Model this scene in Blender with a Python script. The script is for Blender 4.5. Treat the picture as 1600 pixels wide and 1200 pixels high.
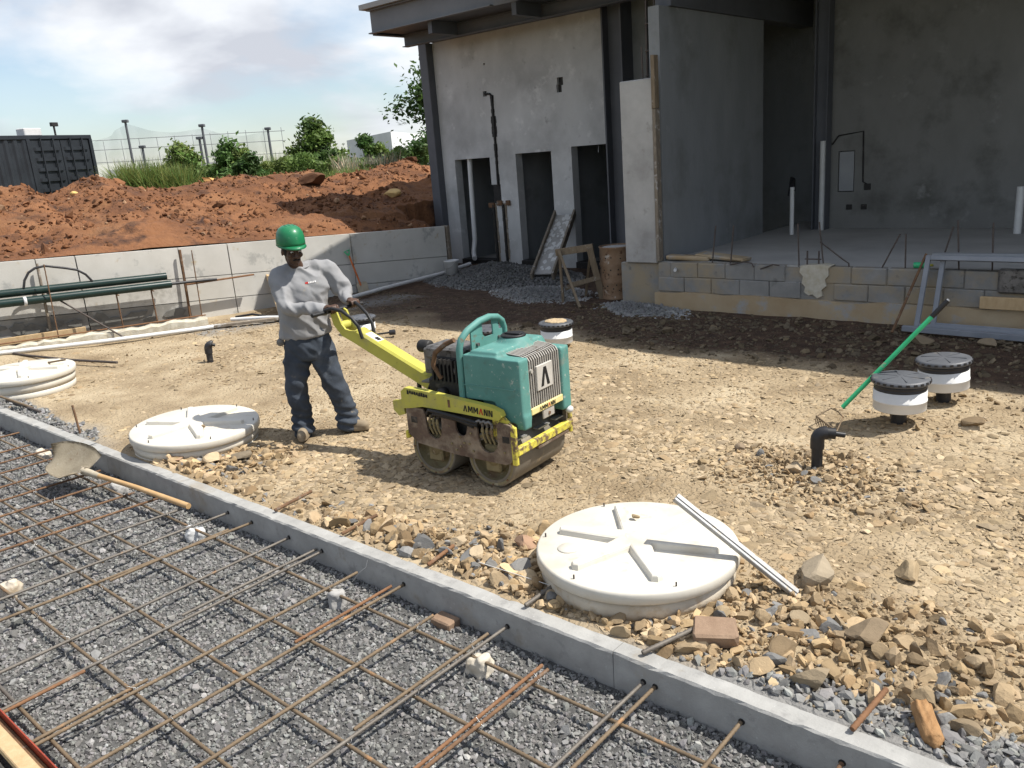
import bpy, bmesh, math, random
import numpy as np
from mathutils import Vector, Matrix, Euler

random.seed(7); RNG = np.random.default_rng(11)
for o in list(bpy.data.objects): bpy.data.objects.remove(o)
SC = bpy.context.scene
COL = SC.collection

# ------------------------------------------------------------------ camera
# World: x runs along the concrete curb, y points into the site towards the building, z up.
YAW, PITCH, ROLL, EYE = math.radians(41.8), math.radians(15.505), math.radians(4.5), 2.2
RT = Vector((math.cos(YAW), math.sin(YAW), 0)); FH = Vector((-math.sin(YAW), math.cos(YAW), 0))
fw = FH*math.cos(PITCH) + Vector((0, 0, -math.sin(PITCH)))
up = FH*math.sin(PITCH) + Vector((0, 0, math.cos(PITCH)))
cx = RT*math.cos(ROLL) - up*math.sin(ROLL)
cy = RT*math.sin(ROLL) + up*math.cos(ROLL)
cam = bpy.data.cameras.new('camera'); co = bpy.data.objects.new('camera', cam); COL.objects.link(co)
co.matrix_world = Matrix(((cx.x, cy.x, -fw.x, 0), (cx.y, cy.y, -fw.y, 0), (cx.z, cy.z, -fw.z, EYE), (0, 0, 0, 1)))
cam.sensor_width = 36; cam.lens = 1294/1600*36; cam.clip_start = .05; cam.clip_end = 4000
SC.camera = co

# ------------------------------------------------------------------ sky and sun
SUN = Vector((.538, .374, 1.0)).normalized()
world = bpy.data.worlds.new('World'); SC.world = world; world.use_nodes = True
nt = world.node_tree; nt.nodes.clear(); L = nt.links.new
def wn_(t, **k):
    n = nt.nodes.new(t)
    for a, b in k.items(): setattr(n, a, b)
    return n
sky = wn_('ShaderNodeTexSky', sky_type='NISHITA', sun_disc=False)
sky.sun_elevation = math.asin(SUN.z); sky.sun_rotation = math.atan2(SUN.x, SUN.y)
sky.air_density = 1.0; sky.dust_density = .8; sky.ozone_density = 2.0
bg1 = wn_('ShaderNodeBackground'); bg1.inputs[1].default_value = .115; L(sky.outputs[0], bg1.inputs[0])
tc = wn_('ShaderNodeTexCoord'); sep = wn_('ShaderNodeSeparateXYZ'); L(tc.outputs['Generated'], sep.inputs[0])
def wmath(op, a, b=None):
    n = wn_('ShaderNodeMath', operation=op)
    for i, q in enumerate((a, b)):
        if q is None: continue
        if isinstance(q, (int, float)): n.inputs[i].default_value = q
        else: L(q, n.inputs[i])
    return n.outputs[0]
zz = wmath('ADD', wmath('MAXIMUM', sep.outputs[2], 0.0), .30)
cmb = wn_('ShaderNodeCombineXYZ'); L(wmath('DIVIDE', sep.outputs[0], zz), cmb.inputs[0]); L(wmath('DIVIDE', sep.outputs[1], zz), cmb.inputs[1])
def wnoise(scale, det, rough, off):
    m = wn_('ShaderNodeVectorMath', operation='ADD'); L(cmb.outputs[0], m.inputs[0]); m.inputs[1].default_value = off
    n = wn_('ShaderNodeTexNoise'); n.inputs['Scale'].default_value = scale; n.inputs['Detail'].default_value = det
    n.inputs['Roughness'].default_value = rough; n.inputs['Distortion'].default_value = .25; L(m.outputs[0], n.inputs['Vector']); return n.outputs[0]
def wramp(src, stops):
    r = wn_('ShaderNodeValToRGB'); L(src, r.inputs[0]); e = r.color_ramp.elements
    while len(e) < len(stops): e.new(.5)
    for q, (p, c) in zip(e, stops): q.position = p; q.color = (c[0], c[1], c[2], 1)
    return r.outputs[0]
cov = wramp(wnoise(1.15, 7, .52, (3.1, 1.7, 0)), [(.45, (0.14,)*3), (.60, (1,)*3)])
shade = wramp(wnoise(1.5, 6, .5, (7.4, 2.2, 4)), [(.38, (.60, .63, .70)), (.50, (.86, .89, .94)), (.60, (1.0, 1.0, 1.0))])
bg2 = wn_('ShaderNodeBackground'); bg2.inputs[1].default_value = .80; L(shade, bg2.inputs[0])
mx = wn_('ShaderNodeMixShader'); L(cov, mx.inputs[0]); L(bg1.outputs[0], mx.inputs[1]); L(bg2.outputs[0], mx.inputs[2])
wo = wn_('ShaderNodeOutputWorld'); L(mx.outputs[0], wo.inputs[0])

sl = bpy.data.lights.new('sun', 'SUN'); sl.energy = 5.0; sl.angle = math.radians(.55); sl.color = (1, .955, .88)
so = bpy.data.objects.new('sun', sl); COL.objects.link(so)
so.rotation_euler = (-SUN).to_track_quat('-Z', 'Y').to_euler(); so.location = SUN*60
SC.view_settings.view_transform = 'Standard'; SC.view_settings.look = 'None'; SC.view_settings.gamma = 1
SC.view_settings.use_curve_mapping = False; SC.view_settings.exposure = 0.45
SC.render.engine = 'CYCLES'; SC.render.resolution_x = 1024; SC.render.resolution_y = 768

# ------------------------------------------------------------------ helpers
def C3(x, y, z=0):           # a point given as metres right of / ahead of the viewpoint
    p = RT*x + FH*y; return Vector((p.x, p.y, z))
def tag(o, label=None, cat=None, group=None, kind=None):
    if label: o['label'] = label
    if cat: o['category'] = cat
    if group: o['group'] = group
    if kind: o['kind'] = kind
    return o
def empty(name, loc=(0, 0, 0), rz=0):
    o = bpy.data.objects.new(name, None); o.location = loc; o.rotation_euler.z = rz; o.empty_display_size = .1
    COL.objects.link(o); return o
def link(name, me, mat, parent=None, smooth=None):
    o = bpy.data.objects.new(name, me); COL.objects.link(o)
    if mat is not None and not me.materials: me.materials.append(mat)
    if parent: o.parent = parent
    return o
def copy_tree(o, parent=None):
    c = o.copy(); COL.objects.link(c); c.parent = parent
    for ch in o.children: copy_tree(ch, c)
    return c

class MB:
    def __init__(s): s.v = []; s.f = []; s.sm = []
    def add(s, vs, fs, smooth=False):
        n = len(s.v); s.v += [tuple(p) for p in vs]
        s.f += [tuple(n+i for i in f) for f in fs]; s.sm += [smooth]*len(fs); return s
    def box(s, lo, hi, M=None):
        x0, y0, z0 = lo; x1, y1, z1 = hi
        vs = [Vector(p) for p in ((x0,y0,z0),(x1,y0,z0),(x1,y1,z0),(x0,y1,z0),(x0,y0,z1),(x1,y0,z1),(x1,y1,z1),(x0,y1,z1))]
        if M is not None: vs = [M @ p for p in vs]
        return s.add(vs, [(0,3,2,1),(4,5,6,7),(0,1,5,4),(1,2,6,5),(2,3,7,6),(3,0,4,7)])
    def cbox(s, lo, hi, c=.01, M=None):       # box with chamfered edges
        bm = bmesh.new(); bmesh.ops.create_cube(bm, size=1)
        for v in bm.verts: v.co = Vector([lo[i]+(v.co[i]+.5)*(hi[i]-lo[i]) for i in range(3)])
        bmesh.ops.bevel(bm, geom=bm.edges[:], offset=c, segments=1, affect='EDGES')
        vs = [v.co.copy() if M is None else M @ v.co for v in bm.verts]; bm.verts.index_update()
        fs = [tuple(v.index for v in f.verts) for f in bm.faces]; bm.free(); return s.add(vs, fs)
    def tube(s, pts, r, n=8, cap=True, smooth=True):
        pts = [Vector(p) for p in pts]; rs = r if isinstance(r, (list, tuple)) else [r]*len(pts)
        rings = []; a = None
        for i, p in enumerate(pts):
            t = (pts[min(i+1, len(pts)-1)] - pts[max(i-1, 0)]).normalized()
            if a is None: a = t.orthogonal().normalized()
            else:
                a = (a - t*a.dot(t)); a = a.normalized() if a.length > 1e-6 else t.orthogonal().normalized()
            b = t.cross(a)
            rings.append([p + (a*math.cos(2*math.pi*k/n) + b*math.sin(2*math.pi*k/n))*rs[i] for k in range(n)])
        vs = [q for R in rings for q in R]; fs = []
        for i in range(len(pts)-1):
            for k in range(n):
                k2 = (k+1) % n; fs.append((i*n+k, i*n+k2, (i+1)*n+k2, (i+1)*n+k))
        s.add(vs, fs, smooth)
        if cap:
            s.add(rings[0], [tuple(range(n))[::-1]]); s.add(rings[-1], [tuple(range(n))])
        return s
    def lathe(s, prof, n=24, M=None, smooth=True, a0=0, cap=True):   # prof: (r,z)
        vs = []; fs = []
        for r, z in prof:
            for k in range(n):
                a = a0+2*math.pi*k/n; p = Vector((r*math.cos(a), r*math.sin(a), z)); vs.append(M @ p if M is not None else p)
        for i in range(len(prof)-1):
            for k in range(n):
                k2 = (k+1) % n; fs.append((i*n+k, i*n+k2, (i+1)*n+k2, (i+1)*n+k))
        s.add(vs, fs, smooth)
        for i, rev in ((0, True), (len(prof)-1, False)):
            if cap and prof[i][0] > 1e-4: s.add(vs[i*n:(i+1)*n], [tuple(range(n))[::-1] if rev else tuple(range(n))])
        return s
    def prism(s, poly, h0, h1, M=None):       # 2D outline (ccw) extruded in z
        n = len(poly)
        vs = [Vector((x, y, h0)) for x, y in poly] + [Vector((x, y, h1)) for x, y in poly]
        if M is not None: vs = [M @ p for p in vs]
        return s.add(vs, [tuple(range(n))[::-1], tuple(range(n, 2*n))] + [(i, (i+1) % n, n+(i+1) % n, n+i) for i in range(n)])
    def ell(s, c, r, M=None, n=14, m=9):
        vs = []; fs = []
        for j in range(m+1):
            th = math.pi*j/m
            for k in range(n):
                a = 2*math.pi*k/n
                p = Vector((r[0]*math.sin(th)*math.cos(a), r[1]*math.sin(th)*math.sin(a), r[2]*math.cos(th)))
                if M is not None: p = M @ p
                vs.append(p + Vector(c))
        for j in range(m):
            for k in range(n):
                k2 = (k+1) % n; fs.append((j*n+k, (j+1)*n+k, (j+1)*n+k2, j*n+k2))
        return s.add(vs, fs, True)
    def limb(s, pts, rs, n=12):               # closed rounded tube, for fusing
        s.tube(pts, rs, n)
        for p, r in zip(pts, rs): s.ell(p, (r, r, r), n=10, m=6)
        return s
    def mesh(s, name):
        me = bpy.data.meshes.new(name); me.from_pydata([tuple(p) for p in s.v], [], s.f)
        me.polygons.foreach_set('use_smooth', s.sm); me.update(); return me
    def build(s, name, mat, parent=None): return link(name, s.mesh(name), mat, parent)

def fuse(mb, name, mat, parent, voxel, smooth=4, fac=.5, shape=None, dec=None):
    me = mb.mesh(name+'_src'); o = bpy.data.objects.new('tmp', me); COL.objects.link(o)
    r = o.modifiers.new('r', 'REMESH'); r.mode = 'VOXEL'; r.voxel_size = voxel
    if smooth:
        q = o.modifiers.new('s', 'SMOOTH'); q.iterations = smooth; q.factor = fac
    dg = bpy.context.evaluated_depsgraph_get(); m2 = bpy.data.meshes.new_from_object(o.evaluated_get(dg))
    bpy.data.objects.remove(o); bpy.data.meshes.remove(me); m2.name = name; m2.materials.clear()
    m2.polygons.foreach_set('use_smooth', [True]*len(m2.polygons))
    if shape is not None:
        n = len(m2.vertices); co_ = np.empty(n*3, np.float32); m2.vertices.foreach_get('co', co_); co_ = co_.reshape(-1, 3)
        no = np.empty(n*3, np.float32); m2.vertices.foreach_get('normal', no); no = no.reshape(-1, 3)
        m2.vertices.foreach_set('co', shape(co_, no).astype(np.float32).ravel()); m2.update()
    return link(name, m2, mat, parent)

# vectorised value noise
def _h(i, j, k, s):
    n = (i.astype(np.int64)*374761393 + j.astype(np.int64)*668265263 + k.astype(np.int64)*2147483647 + s*974711) & 0xffffffff
    n = ((n ^ (n >> 13))*1274126177) & 0xffffffff; n = n ^ (n >> 16); return (n & 0xffffff)/float(0xffffff)
def vnoise(x, y, z=None, s=0):
    x = np.asarray(x, float); y = np.asarray(y, float); z = np.zeros_like(x) if z is None else np.asarray(z, float)
    i, j, k = np.floor(x), np.floor(y), np.floor(z); fx, fy, fz = x-i, y-j, z-k
    fx, fy, fz = [t*t*(3-2*t) for t in (fx, fy, fz)]; r = 0
    for a in (0, 1):
        for b in (0, 1):
            for c in (0, 1):
                r = r + _h(i+a, j+b, k+c, s)*(fx if a else 1-fx)*(fy if b else 1-fy)*(fz if c else 1-fz)
    return r
def fbm(x, y, z=None, s=0, o=4, g=.5):
    r = 0; a = 1; t = 0; zz_ = np.zeros_like(np.asarray(x, float)) if z is None else z
    for q in range(o):
        r = r + a*vnoise(np.asarray(x)*2**q, np.asarray(y)*2**q, zz_*2**q, s+q*17); t += a; a *= g
    return r/t

# ------------------------------------------------------------------ materials
def pm(name, cols, scale=4., rough=.85, bump=.25, bscale=60., metal=0., det=6., spots=(), attr=None, spec=.35, bdist=.01, coat=0., stretch=None, hue=0.):
    m = bpy.data.materials.new(name); m.use_nodes = True; t = m.node_tree; N = t.nodes; K = t.links.new
    b = N['Principled BSDF']; b.inputs['Roughness'].default_value = rough; b.inputs['Metallic'].default_value = metal
    b.inputs['Specular IOR Level'].default_value = spec
    if coat: b.inputs['Coat Weight'].default_value = coat; b.inputs['Coat Roughness'].default_value = .15
    g = N.new('ShaderNodeNewGeometry'); vec = g.outputs['Position']
    if stretch:
        mp = N.new('ShaderNodeMapping'); mp.inputs['Scale'].default_value = stretch; K(vec, mp.inputs[0]); vec = mp.outputs[0]
    def noise(sc, d, r=.6, v=None):
        n = N.new('ShaderNodeTexNoise'); n.inputs['Scale'].default_value = sc; n.inputs['Detail'].default_value = d
        n.inputs['Roughness'].default_value = r; K(v or vec, n.inputs['Vector']); return n.outputs[0]
    def ramp(src, stops):
        r = N.new('ShaderNodeValToRGB'); K(src, r.inputs[0]); e = r.color_ramp.elements
        while len(e) < len(stops): e.new(.5)
        for q, (p, c) in zip(e, stops): q.position = p; q.color = (*c, 1)
        return r.outputs[0]
    if len(cols) == 1: cols = [tuple(x*.86 for x in cols[0]), tuple(min(1, x*1.12) for x in cols[0])]
    k = len(cols); col = ramp(noise(scale, det), [(.3+.4*i/(k-1), c) for i, c in enumerate(cols)])
    def mix(f, a, bb, mode='MIX'):
        n = N.new('ShaderNodeMix'); n.data_type = 'RGBA'; n.blend_type = mode
        if isinstance(f, (int, float)): n.inputs[0].default_value = f
        else: K(f, n.inputs[0])
        K(a, n.inputs[6])
        if isinstance(bb, tuple): n.inputs[7].default_value = (*bb, 1)
        else: K(bb, n.inputs[7])
        return n.outputs[2]
    if attr:
        a = N.new('ShaderNodeAttribute'); a.attribute_name = attr; col = mix(1., col, a.outputs['Color'], 'MULTIPLY')
    for c, sc, lo, hi in spots:
        col = mix(ramp(noise(sc, 5, .65, g.outputs['Position']), [(lo, (0,)*3), (hi, (1,)*3)]), col, c)
    K(col, b.inputs['Base Color'])
    if bump:
        bp = N.new('ShaderNodeBump'); bp.inputs['Strength'].default_value = bump; bp.inputs['Distance'].default_value = bdist
        K(noise(bscale, 5, .65), bp.inputs['Height']); K(bp.outputs[0], b.inputs['Normal'])
    return m

M = {}
M['concrete'] = pm('concrete', [(.30,.29,.275),(.40,.39,.37),(.47,.46,.435)], 2.2, .9, .3, 70, spots=[((.25,.235,.21), 5, .60, .78)])
M['curb'] = pm('curb_concrete', [(.27,.265,.25),(.37,.365,.345)], 6, .85, .25, 90, spots=[((.23,.225,.215), 14, .56, .75),((.5,.5,.485),40,.66,.74),((.30,.26,.20),3.5,.58,.78)])
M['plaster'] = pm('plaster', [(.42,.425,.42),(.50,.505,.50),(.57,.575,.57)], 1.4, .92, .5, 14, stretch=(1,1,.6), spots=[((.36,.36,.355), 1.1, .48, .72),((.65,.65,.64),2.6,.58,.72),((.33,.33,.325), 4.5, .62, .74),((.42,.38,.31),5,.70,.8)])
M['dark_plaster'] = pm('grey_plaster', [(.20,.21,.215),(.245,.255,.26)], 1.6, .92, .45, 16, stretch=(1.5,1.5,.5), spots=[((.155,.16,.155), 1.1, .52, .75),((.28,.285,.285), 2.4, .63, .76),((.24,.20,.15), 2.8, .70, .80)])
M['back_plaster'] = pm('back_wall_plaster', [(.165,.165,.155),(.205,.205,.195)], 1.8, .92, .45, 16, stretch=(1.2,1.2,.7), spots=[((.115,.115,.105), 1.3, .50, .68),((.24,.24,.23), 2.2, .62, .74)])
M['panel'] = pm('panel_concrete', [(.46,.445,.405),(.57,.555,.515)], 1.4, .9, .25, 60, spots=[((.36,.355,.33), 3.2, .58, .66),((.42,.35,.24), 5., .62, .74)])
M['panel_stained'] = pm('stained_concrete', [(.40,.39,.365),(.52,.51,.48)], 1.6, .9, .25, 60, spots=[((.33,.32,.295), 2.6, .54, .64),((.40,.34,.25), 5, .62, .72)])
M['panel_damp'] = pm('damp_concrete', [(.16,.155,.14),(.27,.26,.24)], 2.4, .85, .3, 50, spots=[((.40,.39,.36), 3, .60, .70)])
M['mortar'] = pm('mortar_splash', [(.11,.108,.10),(.17,.165,.15)], 6, .95, .5, 60)
M['slab'] = pm('slab', [(.33,.32,.30),(.43,.42,.395)], 1.5, .9, .2, 60)
M['block'] = pm('block', [(.20,.198,.19),(.27,.265,.25)], 5, .95, .6, 60, spots=[((.31,.255,.175), 2.0, .42, .62),((.13,.125,.115), 6, .62, .76)])
M['footing'] = pm('footing', [(.34,.245,.14),(.43,.345,.23)], 2.0, .95, .35, 60, spots=[((.33,.32,.30), 3, .55, .66)])
M['mortar_patch'] = pm('patch', [(.42,.37,.27),(.55,.52,.44)], 12, .95, .6, 60)
M['steel'] = pm('grey_steel', [(.085,.09,.10),(.115,.12,.135)], 2, .55, .1, 40)
M['lsteel'] = pm('light_grey_steel', [(.24,.25,.26),(.31,.32,.33)], 2, .5, .1, 40, spots=[((.25,.16,.09), 7, .66, .76)])
M['fascia'] = pm('fascia_steel', [(.14,.145,.155),(.18,.185,.195)], 2, .55, .1, 40, spots=[((.22,.16,.11), 5, .68, .78)])
M['roofpanel'] = pm('roof_panel', [(.30,.30,.29)], 2, .6, .1, 40)
M['wood'] = pm('wood', [(.15,.115,.075),(.235,.18,.12)], 3, .85, .35, 30, stretch=(8, 8, 2), spots=[((.45,.42,.38), 9, .60, .74)])
M['oldwood'] = pm('old_wood', [(.16,.13,.10),(.26,.22,.17)], 4, .9, .4, 30, stretch=(6, 6, 3), spots=[((.45,.44,.42), 8, .56, .68)])
M['plank'] = pm('plank', [(.42,.29,.15),(.52,.38,.22)], 4, .8, .25, 30, stretch=(6, 6, 2), spots=[((.25,.15,.07), 10, .66, .74)])
M['chunk_wood'] = pm('splintered_wood', [(.24,.125,.05),(.38,.22,.10)], 9, .85, .5, 60, stretch=(5,1,5))
M['rust'] = pm('rust', [(.09,.052,.032),(.145,.082,.045),(.20,.115,.06)], 14, .9, .3, 120, spots=[((.20,.175,.15), 11, .58, .7)])
M['rust_light'] = pm('rust_light', [(.15,.075,.038),(.22,.115,.058)], 16, .9, .3, 120, spots=[((.22,.15,.10), 9, .58, .7)])
M['bar_brown'] = pm('bar_brown', [(.13,.093,.058),(.20,.148,.095)], 14, .75, .2, 120, metal=.25, spots=[((.34,.19,.09), 7, .60, .7)])
M['bar_grey'] = pm('bar_grey', [(.115,.10,.085),(.19,.17,.145)], 12, .65, .2, 120, metal=.45, spots=[((.30,.17,.08), 5, .62, .7)])
M['bar_dark'] = pm('bar_dark', [(.06,.05,.045),(.10,.08,.07)], 12, .75, .2, 120)
M['stone_brown'] = pm('brown_stone', [(.20,.13,.085),(.29,.20,.135)], 9, .9, .4, 60)
M['wire'] = pm('wire', [(.35,.35,.34)], 12, .4, 0, metal=.7)
M['poly'] = pm('white_polyethylene', [(.55,.515,.44),(.61,.58,.51)], 3, .5, .06, 30, spots=[((.45,.37,.26), 7, .60, .78),((.50,.44,.34), 2.4, .55, .75),((.40,.30,.19), 18, .68, .76)])
M['poly_dirty'] = pm('dirty_polyethylene', [(.46,.40,.31),(.57,.52,.43)], 6, .7, .3, 50, spots=[((.42,.33,.22), 9, .50, .66)])
M['pvc'] = pm('white_pvc', [(.60,.60,.585),(.68,.68,.665)], 5, .4, .03, 30, spots=[((.55,.5,.42), 8, .68, .8)])
M['pvc_grey'] = pm('grey_white_pvc', [(.52,.52,.51),(.62,.62,.61)], 5, .5, .03, 30)
M['black'] = pm('black_plastic', [(.018,.018,.02),(.03,.03,.033)], 8, .45, .08, 60, spots=[((.10,.09,.075), 9, .60, .78)])
M['lid_grey'] = pm('lid_plastic', [(.07,.075,.085),(.105,.11,.12)], 6, .5, .1, 60, spots=[((.20,.18,.15), 7, .60, .76)])
M['dirt_cap'] = pm('dirt', [(.36,.27,.16),(.46,.36,.23)], 20, .95, .5, 60)
M['green_pipe'] = pm('dark_green_pipe', [(.008,.022,.02),(.015,.035,.03)], 4, .3, .03, 30, spots=[((.05,.06,.05), 9, .64, .8)])
M['teal'] = pm('teal_plastic', [(.075,.205,.180),(.105,.265,.235)], 5, .62, .1, 60, spots=[((.36,.42,.37), 26, .61, .70),((.085,.15,.13), 8, .56, .76),((.25,.245,.20), 5.5, .60, .80)])
M['teal_tube'] = pm('teal_tube', [(.08,.22,.19),(.11,.275,.245)], 6, .6, .1, 60, spots=[((.16,.12,.075), 16, .60, .68),((.35,.42,.38), 30, .66, .74)])
M['yellow'] = pm('yellow_paint', [(.40,.375,.06),(.48,.45,.085)], 5, .6, .08, 60, spots=[((.33,.29,.12), 6, .54, .74),((.12,.085,.05), 26, .66, .72)])
M['yellow_worn'] = pm('worn_yellow', [(.52,.45,.06),(.66,.58,.09)], 8, .65, .2, 60, spots=[((.15,.10,.06), 15, .50, .60),((.35,.29,.16), 9, .58, .7)])
M['plate_rust'] = pm('rusty_plate', [(.085,.057,.042),(.15,.105,.075)], 9, .85, .3, 70, spots=[((.33,.30,.07), 11, .67, .72),((.27,.22,.16), 6, .46, .66)])
M['drum'] = pm('drum_steel', [(.16,.145,.12),(.23,.205,.165)], 8, .6, .15, 80, metal=.35, spots=[((.31,.26,.18), 9, .56, .70)])
M['drum_in'] = pm('drum_inner', [(.17,.14,.07),(.25,.205,.11)], 9, .85, .3, 60, spots=[((.17,.11,.06), 10, .54, .66),((.42,.35,.24), 14, .60, .7)])
M['engine'] = pm('engine_black', [(.012,.012,.012),(.03,.028,.026)], 14, .55, .2, 60, spots=[((.13,.11,.09), 10, .60, .76)])
M['engine_grey'] = pm('engine_grey', [(.10,.095,.09),(.22,.21,.20)], 14, .5, .2, 60, metal=.4, spots=[((.05,.045,.04), 16, .54, .64)])
M['grille'] = pm('grille_grey', [(.36,.335,.295),(.46,.43,.385)], 10, .55, .1, 60, metal=.15, spots=[((.22,.17,.12), 14, .62, .74)])
M['badge'] = pm('badge', [(.42,.395,.35),(.50,.475,.43)], 10, .5, .1, 60)
M['rubber'] = pm('rubber', [(.012,.012,.013),(.022,.022,.023)], 9, .5, .05, 60)
M['decal_black'] = pm('decal_black', [(.012,.012,.012)], 9, .5, 0)
M['decal_red'] = pm('decal_red', [(.45,.025,.015)], 9, .5, 0)
M['decal_white'] = pm('decal_white', [(.62,.60,.58),(.72,.70,.68)], 30, .5, 0)
M['decal_orange'] = pm('decal_label_yellow', [(.66,.55,.22),(.74,.63,.30)], 20, .5, 0, spots=[((.4,.3,.16),30,.62,.7)])
M['red_paint'] = pm('red_paint', [(.22,.035,.02),(.34,.06,.03)], 12, .7, .1, 60)
M['skin'] = pm('skin', [(.055,.028,.017),(.085,.044,.027)], 14, .5, .12, 120, spec=.4)
M['hair'] = pm('hair', [(.008,.007,.006)], 30, .8, .3, 200)
M['shirt'] = pm('grey_jersey', [(.215,.215,.22),(.28,.28,.285)], 6, .95, .12, 400, spots=[((.33,.30,.25), 5, .62, .75)])
M['denim'] = pm('denim', [(.028,.035,.046),(.060,.073,.094)], 5, .95, .2, 500, spots=[((.11,.122,.14), 4.5, .58, .76),((.17,.15,.12), 9, .66, .78)])
M['suede'] = pm('boot', [(.20,.155,.10),(.29,.235,.165)], 12, .9, .2, 120)
M['helmet'] = pm('green_helmet', [(.008,.135,.052),(.012,.175,.07)], 7, .42, .03, 40, spots=[((.30,.36,.30), 22, .66, .74)], coat=.2)
M['green_handle'] = pm('green_handle', [(.03,.42,.17),(.05,.50,.22)], 8, .45, .05, 60, spots=[((.35,.32,.22), 16, .60, .70)])
M['tool_wood'] = pm('tool_wood', [(.40,.25,.11),(.52,.34,.17)], 8, .6, .15, 60, spots=[((.62,.60,.05), 13, .70, .73)])
M['shovel_blade'] = pm('shovel_blade', [(.34,.29,.21),(.44,.385,.29)], 12, .8, .3, 70, spots=[((.24,.16,.10), 9, .62, .72),((.5,.47,.42), 20, .62, .7)])
M['orange'] = pm('orange_handle', [(.50,.13,.03)], 8, .5, .05)
M['alu'] = pm('aluminium', [(.25,.25,.245),(.34,.34,.335)], 14, .5, .08, 60, metal=.4, spots=[((.30,.26,.2), 22, .58, .68)])
M['frame_steel'] = pm('primer_grey', [(.20,.215,.24),(.26,.275,.30)], 5, .55, .08, 60)
M['barrel'] = pm('barrel', [(.21,.125,.07),(.29,.20,.13)], 7, .9, .3, 60, spots=[((.13,.075,.045), 9, .58, .64),((.46,.42,.36), 8, .62, .72)])
M['barrel_top'] = pm('barrel_fill', [(.38,.375,.36),(.5,.49,.47)], 8, .9, .3, 60)
M['container'] = pm('container_black', [(.016,.018,.022),(.026,.030,.036)], 3, .4, .08, 40)
M['soil'] = pm('red_soil', [(.105,.044,.020),(.185,.080,.034),(.26,.118,.052)], 1.1, .97, .9, 9, det=9, bdist=.09, spots=[((.055,.027,.017), 1.7, .53, .68),((.25,.122,.055), .8, .56, .72)])
M['clod'] = pm('clods', [(.15,.064,.028),(.215,.096,.042)], 3, .97, .5, 30, attr='Col')
M['white_bld'] = pm('white_cladding', [(.66,.66,.66),(.70,.70,.70)], .3, .7, 0)
M['grey_bld'] = pm('grey_cladding', [(.55,.56,.57)], .3, .7, 0)
M['trunk'] = pm('bark', [(.10,.08,.06),(.16,.13,.10)], 8, .95, .4, 40)
def leafmat(name, c, tr=.35):
    m = pm(name, [tuple(x*.75 for x in c), tuple(x*1.2 for x in c)], 2.5, .6, 0, attr='Col', spec=.3)
    t = m.node_tree; b = t.nodes['Principled BSDF']; out = t.nodes['Material Output']
    src = b.inputs['Base Color'].links[0].from_socket
    td = t.nodes.new('ShaderNodeBsdfTranslucent'); t.links.new(src, td.inputs[0])
    ms = t.nodes.new('ShaderNodeMixShader'); ms.inputs[0].default_value = tr
    t.links.new(b.outputs[0], ms.inputs[1]); t.links.new(td.outputs[0], ms.inputs[2]); t.links.new(ms.outputs[0], out.inputs[0]); return m
M['leaf_a'] = leafmat('leaf_mid', (.115, .185, .05)); M['leaf_b'] = leafmat('leaf_dark', (.075, .135, .04))
M['leaf_c'] = leafmat('leaf_light', (.17, .245, .07)); M['grass'] = leafmat('grass_blade', (.17, .235, .075))
M['plume'] = leafmat('plume', (.46, .45, .36))
def netmat():
    m = pm('netting', [(.30,.31,.32)], 5, .8, 0); t = m.node_tree; b = t.nodes['Principled BSDF']; out = t.nodes['Material Output']
    tr = t.nodes.new('ShaderNodeBsdfTransparent'); ms = t.nodes.new('ShaderNodeMixShader'); ms.inputs[0].default_value = .22
    t.links.new(tr.outputs[0], ms.inputs[1]); t.links.new(b.outputs[0], ms.inputs[2]); t.links.new(ms.outputs[0], out.inputs[0]); return m
M['net'] = netmat()
M['terrain'] = pm('terrain', [(.10,.075,.04),(.09,.11,.035)], .12, .95, .3, 6)
M['stone_tan'] = pm('tan_stone', [(.80,.80,.80),(1.0,1.0,1.0)], 18, .92, .35, 90, attr='Col')
M['stone_grey'] = pm('grey_stone', [(.82,.82,.82),(1.0,1.0,1.0)], 22, .85, .3, 120, attr='Col')

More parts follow.
